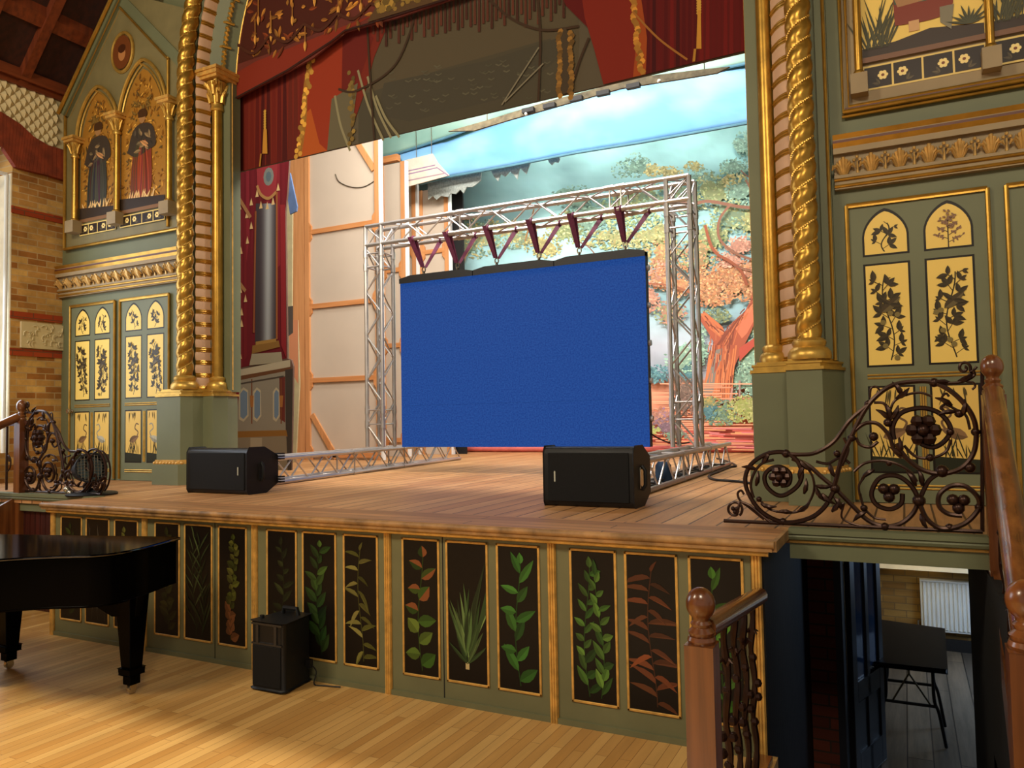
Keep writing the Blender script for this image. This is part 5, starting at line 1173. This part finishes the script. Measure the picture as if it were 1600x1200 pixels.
# right stair climbing to the side platform
rs=thing('stair_right',(6.8,-.6,0),'varnished oak stair with handrail and two ball newels rising to the right side platform','stair')
newel(6.395,.40,H-.25,1.88,.095,rs); newel(6.30,-1.32,0,1.16,.105,rs)
handrail((6.39,.36,1.70),(6.305,-1.28,1.00),rs,.085,.07)
for k in range(8):
    t=(k+.6)/8; yy=.30-t*1.55; baluster(6.39-.085*t,yy,max(.1,H-.12-t*.95),1.66-.70*t,rs,seed=k*1.3)
q=MB(); q.prism([(6.36,.40,H-.12),(6.36,.40,H-.40),(6.28,-1.3,-.0),(6.28,-1.3,.16)],(.03,0,0)); q.build('stringer',G['oak'],rs)
for k in range(6):
    y1=.40-.29*k; q=MB(); zt_=H-.02-(k+1)*.147; q.box(6.40,y1-.29,zt_-.03,7.6,y1+.02,zt_); q.box(6.40,y1-.02,zt_-.15,7.6,y1,zt_-.03); q.build('step',G['oaky'],rs,smooth=False)
# left stair
ls=thing('stair_left',(-1.9,-.6,0),'oak stair with ball newel and handrail going down from the left side platform','stair')
newel(-1.15,.43,.2,1.875,.085,ls)
handrail((-1.16,.40,1.72),(-1.16,-1.2,.98),ls)
for k in range(6):
    t=(k+.5)/6; yy=.32-t*1.5; baluster(-1.16,yy,H-.10-t*.85,1.68-.70*t,ls,seed=k)
q=MB(); q.prism([(-1.19,.42,H-.02),(-1.19,.42,.0),(-1.19,-1.3,0),(-1.19,-1.3,.2)],(.03,0,0)); q.build('stringer',G['oak'],ls)
for k in range(6):
    y1=.40-.29*k; q=MB(); zt_=H-.02-(k+1)*.147; q.box(-2.65,y1-.29,zt_-.03,-1.2,y1+.02,zt_); q.box(-2.65,y1-.02,zt_-.15,-1.2,y1,zt_-.03); q.build('step',G['oaky'],ls,smooth=False)
# far rail on the left platform against the window
fr_=thing('platform_rail',(-2.2,.9,H),'dark wooden rail with thin iron bars in front of the bright window','railing')
q=MB(); q.box(-2.66,.55,1.64,-1.25,.60,1.69); q.build('top_rail',G['mahog'],fr_)
q=MB()
for k in range(6): x=-1.40-.22*k; q.tube([(x,.575,H+.005),(x,.575,1.64)],.011,6); q.tube(S([(x,.575,1.2),(x+.05,.575,1.24),(x+.06,.575,1.32),(x+.02,.575,1.36),(x+.04,.575,1.30)],5),.007,5)
q.build('iron_bar',G['iron'],fr_)
# ---------------------------------------------------------------- antique stage lamp
lm=thing('stage_lamp',(-.28,.52,H),'old black spotlight with mesh front in curled iron yoke on the left stage corner','lamp')
q=MB(); q.lathe([(.20,0),(.205,.012),(.19,.022),(.05,.03),(.03,.06)],(-.28,.52,H+.002),24); q.build('base',G['black'],lm)
c0=Vector((-.32,.50,H+.225)); ax=Vector((.90,-.30,.12)).normalized(); s1=ax.cross(Vector((0,0,1))).normalized(); s2=s1.cross(ax)
def ring(c_,r,n=20): return [c_+s1*r*math.cos(2*PI*k/n)+s2*r*math.sin(2*PI*k/n) for k in range(n)]
q=MB(); prof=((-.14,.02),(-.14,.085),(-.09,.10),(.02,.105),(.07,.125),(.12,.13),(.12,.115),(.08,.10)); vs=[];n=20
for d,r in prof: vs+=ring(c0+ax*d,r)
q.add(vs,[(i*n+k,i*n+(k+1)%n,(i+1)*n+(k+1)%n,(i+1)*n+k) for i in range(len(prof)-1) for k in range(n)]+[tuple(range(n))]); q.build('lamp_body',G['black'],lm)
q=MB(); q.add(ring(c0+ax*.085,.10),[tuple(range(n))]); q.build('lens',mat('lamp_glass_grey',(70,84,84),.15,var=.3,scale=30),lm)
q=MB()
for k in range(-4,5):
    w_=math.sqrt(max(0,.118**2-(k*.026)**2)); q.tube([c0+ax*.118+s1*k*.026-s2*w_,c0+ax*.118+s1*k*.026+s2*w_],.0025,5); q.tube([c0+ax*.118+s2*k*.026-s1*w_,c0+ax*.118+s2*k*.026+s1*w_],.0025,5)
q.build('wire_mesh',G['steel'],lm)
q=MB(); 
ctr=Vector((-.20,.50,H+.20)); q.tube([ctr+Vector((.16*math.cos(a),-.02,.20*math.sin(a))) for a in [R_(-60+k*12) for k in range(21)]],.011,7)
q.tube([ctr+Vector((.145*math.cos(a),.03,.185*math.sin(a))) for a in [R_(-60+k*12) for k in range(21)]],.008,7)
for sgn,xx in ((1,-.06),(-1,-.50),(1,-.02),(-1,-.44)): q.tube(S([(xx-.12*sgn,.5,H+.03),(xx-.05*sgn,.46,H+.035),(xx,.44,H+.06),(xx+.03*sgn,.44,H+.10),(xx,.44,H+.12),(xx-.02*sgn,.44,H+.09)],6),.010,6)
q.tube(S([(-.30,.5,H+.03),(-.24,.48,H+.08),(-.12,.47,H+.12),(-.02,.46,H+.17)],6),.012,6)
q.build('iron_yoke',G['iron'],lm)
q=MB(); q.ball((-.47,.42,H+.05),.03,10); q.ball((-.40,.40,H+.028),.022,10); q.build('brass_knob',G['chrome'],lm)
# ---------------------------------------------------------------- passage and cellar room under the right platform
ZF=-.9
struct(MB().box(5.3,1.2,ZF-.1,9.4,5.8,ZF).build('floor_cellar',G['cellar'],smooth=False))
struct(MB().box(5.40,.4,ZF-.1,6.5,1.2,ZF+.0).build('floor_passage',G['cellar'],smooth=False))
struct(MB().box(5.3,5.62,ZF,9.4,5.8,H-.1).build('wall_cellar',G['brickx'],smooth=False))
struct(MB().box(5.3,2.01,.80,9.4,5.62,.9).build('ceiling_cellar',G['cream'],smooth=False))
tag(MB().box(5.5,5.2,-.01,9.3,5.6,.14).build('white_duct',G['cream'],smooth=False),'pale boxed duct along the top of the lower room brick wall','duct')
struct(MB().box(5.3,2.01,ZF,5.44,5.62,.8).build('wall_cellar_left',G['brickx'],smooth=False))
ps=thing('passage_step',(5.88,-.4,ZF),'dark wooden steps going down from the hall floor to the doorway under the platform','steps')
for k in range(5): MB().box(5.435,-1.2+.3*k,ZF+.001,6.27,-1.2+.3*(k+1),-.18*(k+1)).build('step',G['mahog'],ps,smooth=False)
struct(MB().box(5.405,1.70,ZF,5.565,1.799,H-.1).build('trim_2',G['brickp'],smooth=False))
MB().box(6.34,-1.1,ZF,6.40,1.79,H-.17).build('trim_3',G['dark']); struct(bpy.data.objects['trim_3'])
dr=empty_struct('door_5',(5.6,1.85,ZF))
q=MB(); q.box(5.565,1.70,ZF,5.61,1.98,.93); q.box(6.38,1.70,ZF,6.42,1.98,.93); q.box(5.565,1.72,.86,6.42,1.98,.93); q.build('door_frame',G['navy'],dr)
A=Vector((5.63,1.95,0)); B=Vector((5.80,2.5,0)); t=(B-A).normalized(); n_=Vector((-t.y,t.x,0))*.02
def leaf(u0,u1,z0,z1,m,nm,k=1.0):
    a=A+(B-A)*u0; b2=A+(B-A)*u1; MB().prism([(a+n_*k).xyz+Vector((0,0,z0)),(b2+n_*k).xyz+Vector((0,0,z0)),(b2-n_*k).xyz+Vector((0,0,z0)),(a-n_*k).xyz+Vector((0,0,z0))],(0,0,z1-z0)).build(nm,m,dr,bevel=.003)
dg=mat('door_blue_black',(22,23,32),.4)
leaf(0,.14,ZF+.01,.84,dg,'door_stile'); leaf(.86,1,ZF+.01,.84,dg,'door_stile'); leaf(.45,.55,ZF+.01,.84,dg,'door_stile')
for z0,z1 in ((ZF+.01,ZF+.2),(-.36,-.22),(.74,.84)): leaf(.14,.86,z0,z1,dg,'door_rail')
leaf(.14,.86,-.22,.74,mat('door_glass_blue_reflection',(62,84,120),.1,var=.1),'glass_pane',.3); leaf(.14,.86,ZF+.2,-.36,dg,'door_panel',.4)  # blue reflected light is put into the pane colour
ra=thing('radiator',(6.5,5.55,-.72),'white panel radiator on the yellow brick wall of the lower room','radiator')
q=MB(); q.box(6.10,5.54,-.70,6.95,5.60,-.17); q.build('back_panel',G['white'],ra,bevel=.006)
q=MB()
for k in range(21): x=6.125+k*.04; q.prism([(x,5.54,-.68),(x+.006,5.522,-.67),(x+.020,5.522,-.67),(x+.026,5.54,-.68)],(0,0,.49))
q.build('fluted_front',G['white'],ra)
q=MB(); q.box(6.10,5.51,-.175,6.95,5.60,-.160); q.build('top_grille',G['white'],ra)
q=MB(); q.tube([(6.07,5.56,-.72),(6.07,5.56,-.60),(6.10,5.56,-.60)],.01,6); q.tube([(6.07,5.56,-.9),(6.07,5.56,-.72)],.01,6); q.build('valve_pipe',G['chrome'],ra)
struct(MB().box(5.44,5.58,ZF,9.4,5.62,ZF+.12).build('baseboard_cellar',G['dark']))
o=MB().tube([(5.78,5.55,-.055),(6.31,5.55,-.045)],.011,8).build('wall_tube',G['tube']); tag(o,'thin lit horizontal tube above the radiator in the lower room','light')
ft=thing('folding_table',(6.0,2.9,ZF),'dark rectangular folding table with bent steel legs in the lower room','table')
q=MB(); T=[at(x,y,2,-.17) for x,y in ((1366,968),(1474,983),(1478,1046),(1364,1034))]; q.prism([(p.x,p.y,-.20) for p in T],(0,0,.035)); q.build('tabletop',G['tblack'],ft,bevel=.012)
for (xa,xb,yy) in ((5.80,6.16,2.75),(5.80,6.17,3.25)):
    for x in (xa,xb):
        s=1 if x>5.9 else -1
        q=MB(); q.tube(S([(x-.02*s,yy,-.20),(x-.02*s,yy,-.5),(x+.01*s,yy+(.03 if yy<3 else -.0),-.62),(x+.05*s,yy+.12*(1 if yy<3 else .5),ZF+.01)],6),.012,8); q.build('leg',G['black'],ft)
    q=MB(); q.tube([(xa,yy,-.56),(xb,yy,-.56)],.012,8); q.build('cross_bar',G['black'],ft)
q=MB(); q.tube([(5.98,2.75,-.2),(5.98,2.75,-.34)],.008,6); q.tube([(5.98,2.75,-.34),(5.86,2.75,-.56)],.007,6); q.tube([(5.98,2.75,-.34),(6.12,2.75,-.56)],.007,6); q.build('brace',G['steel'],ft)
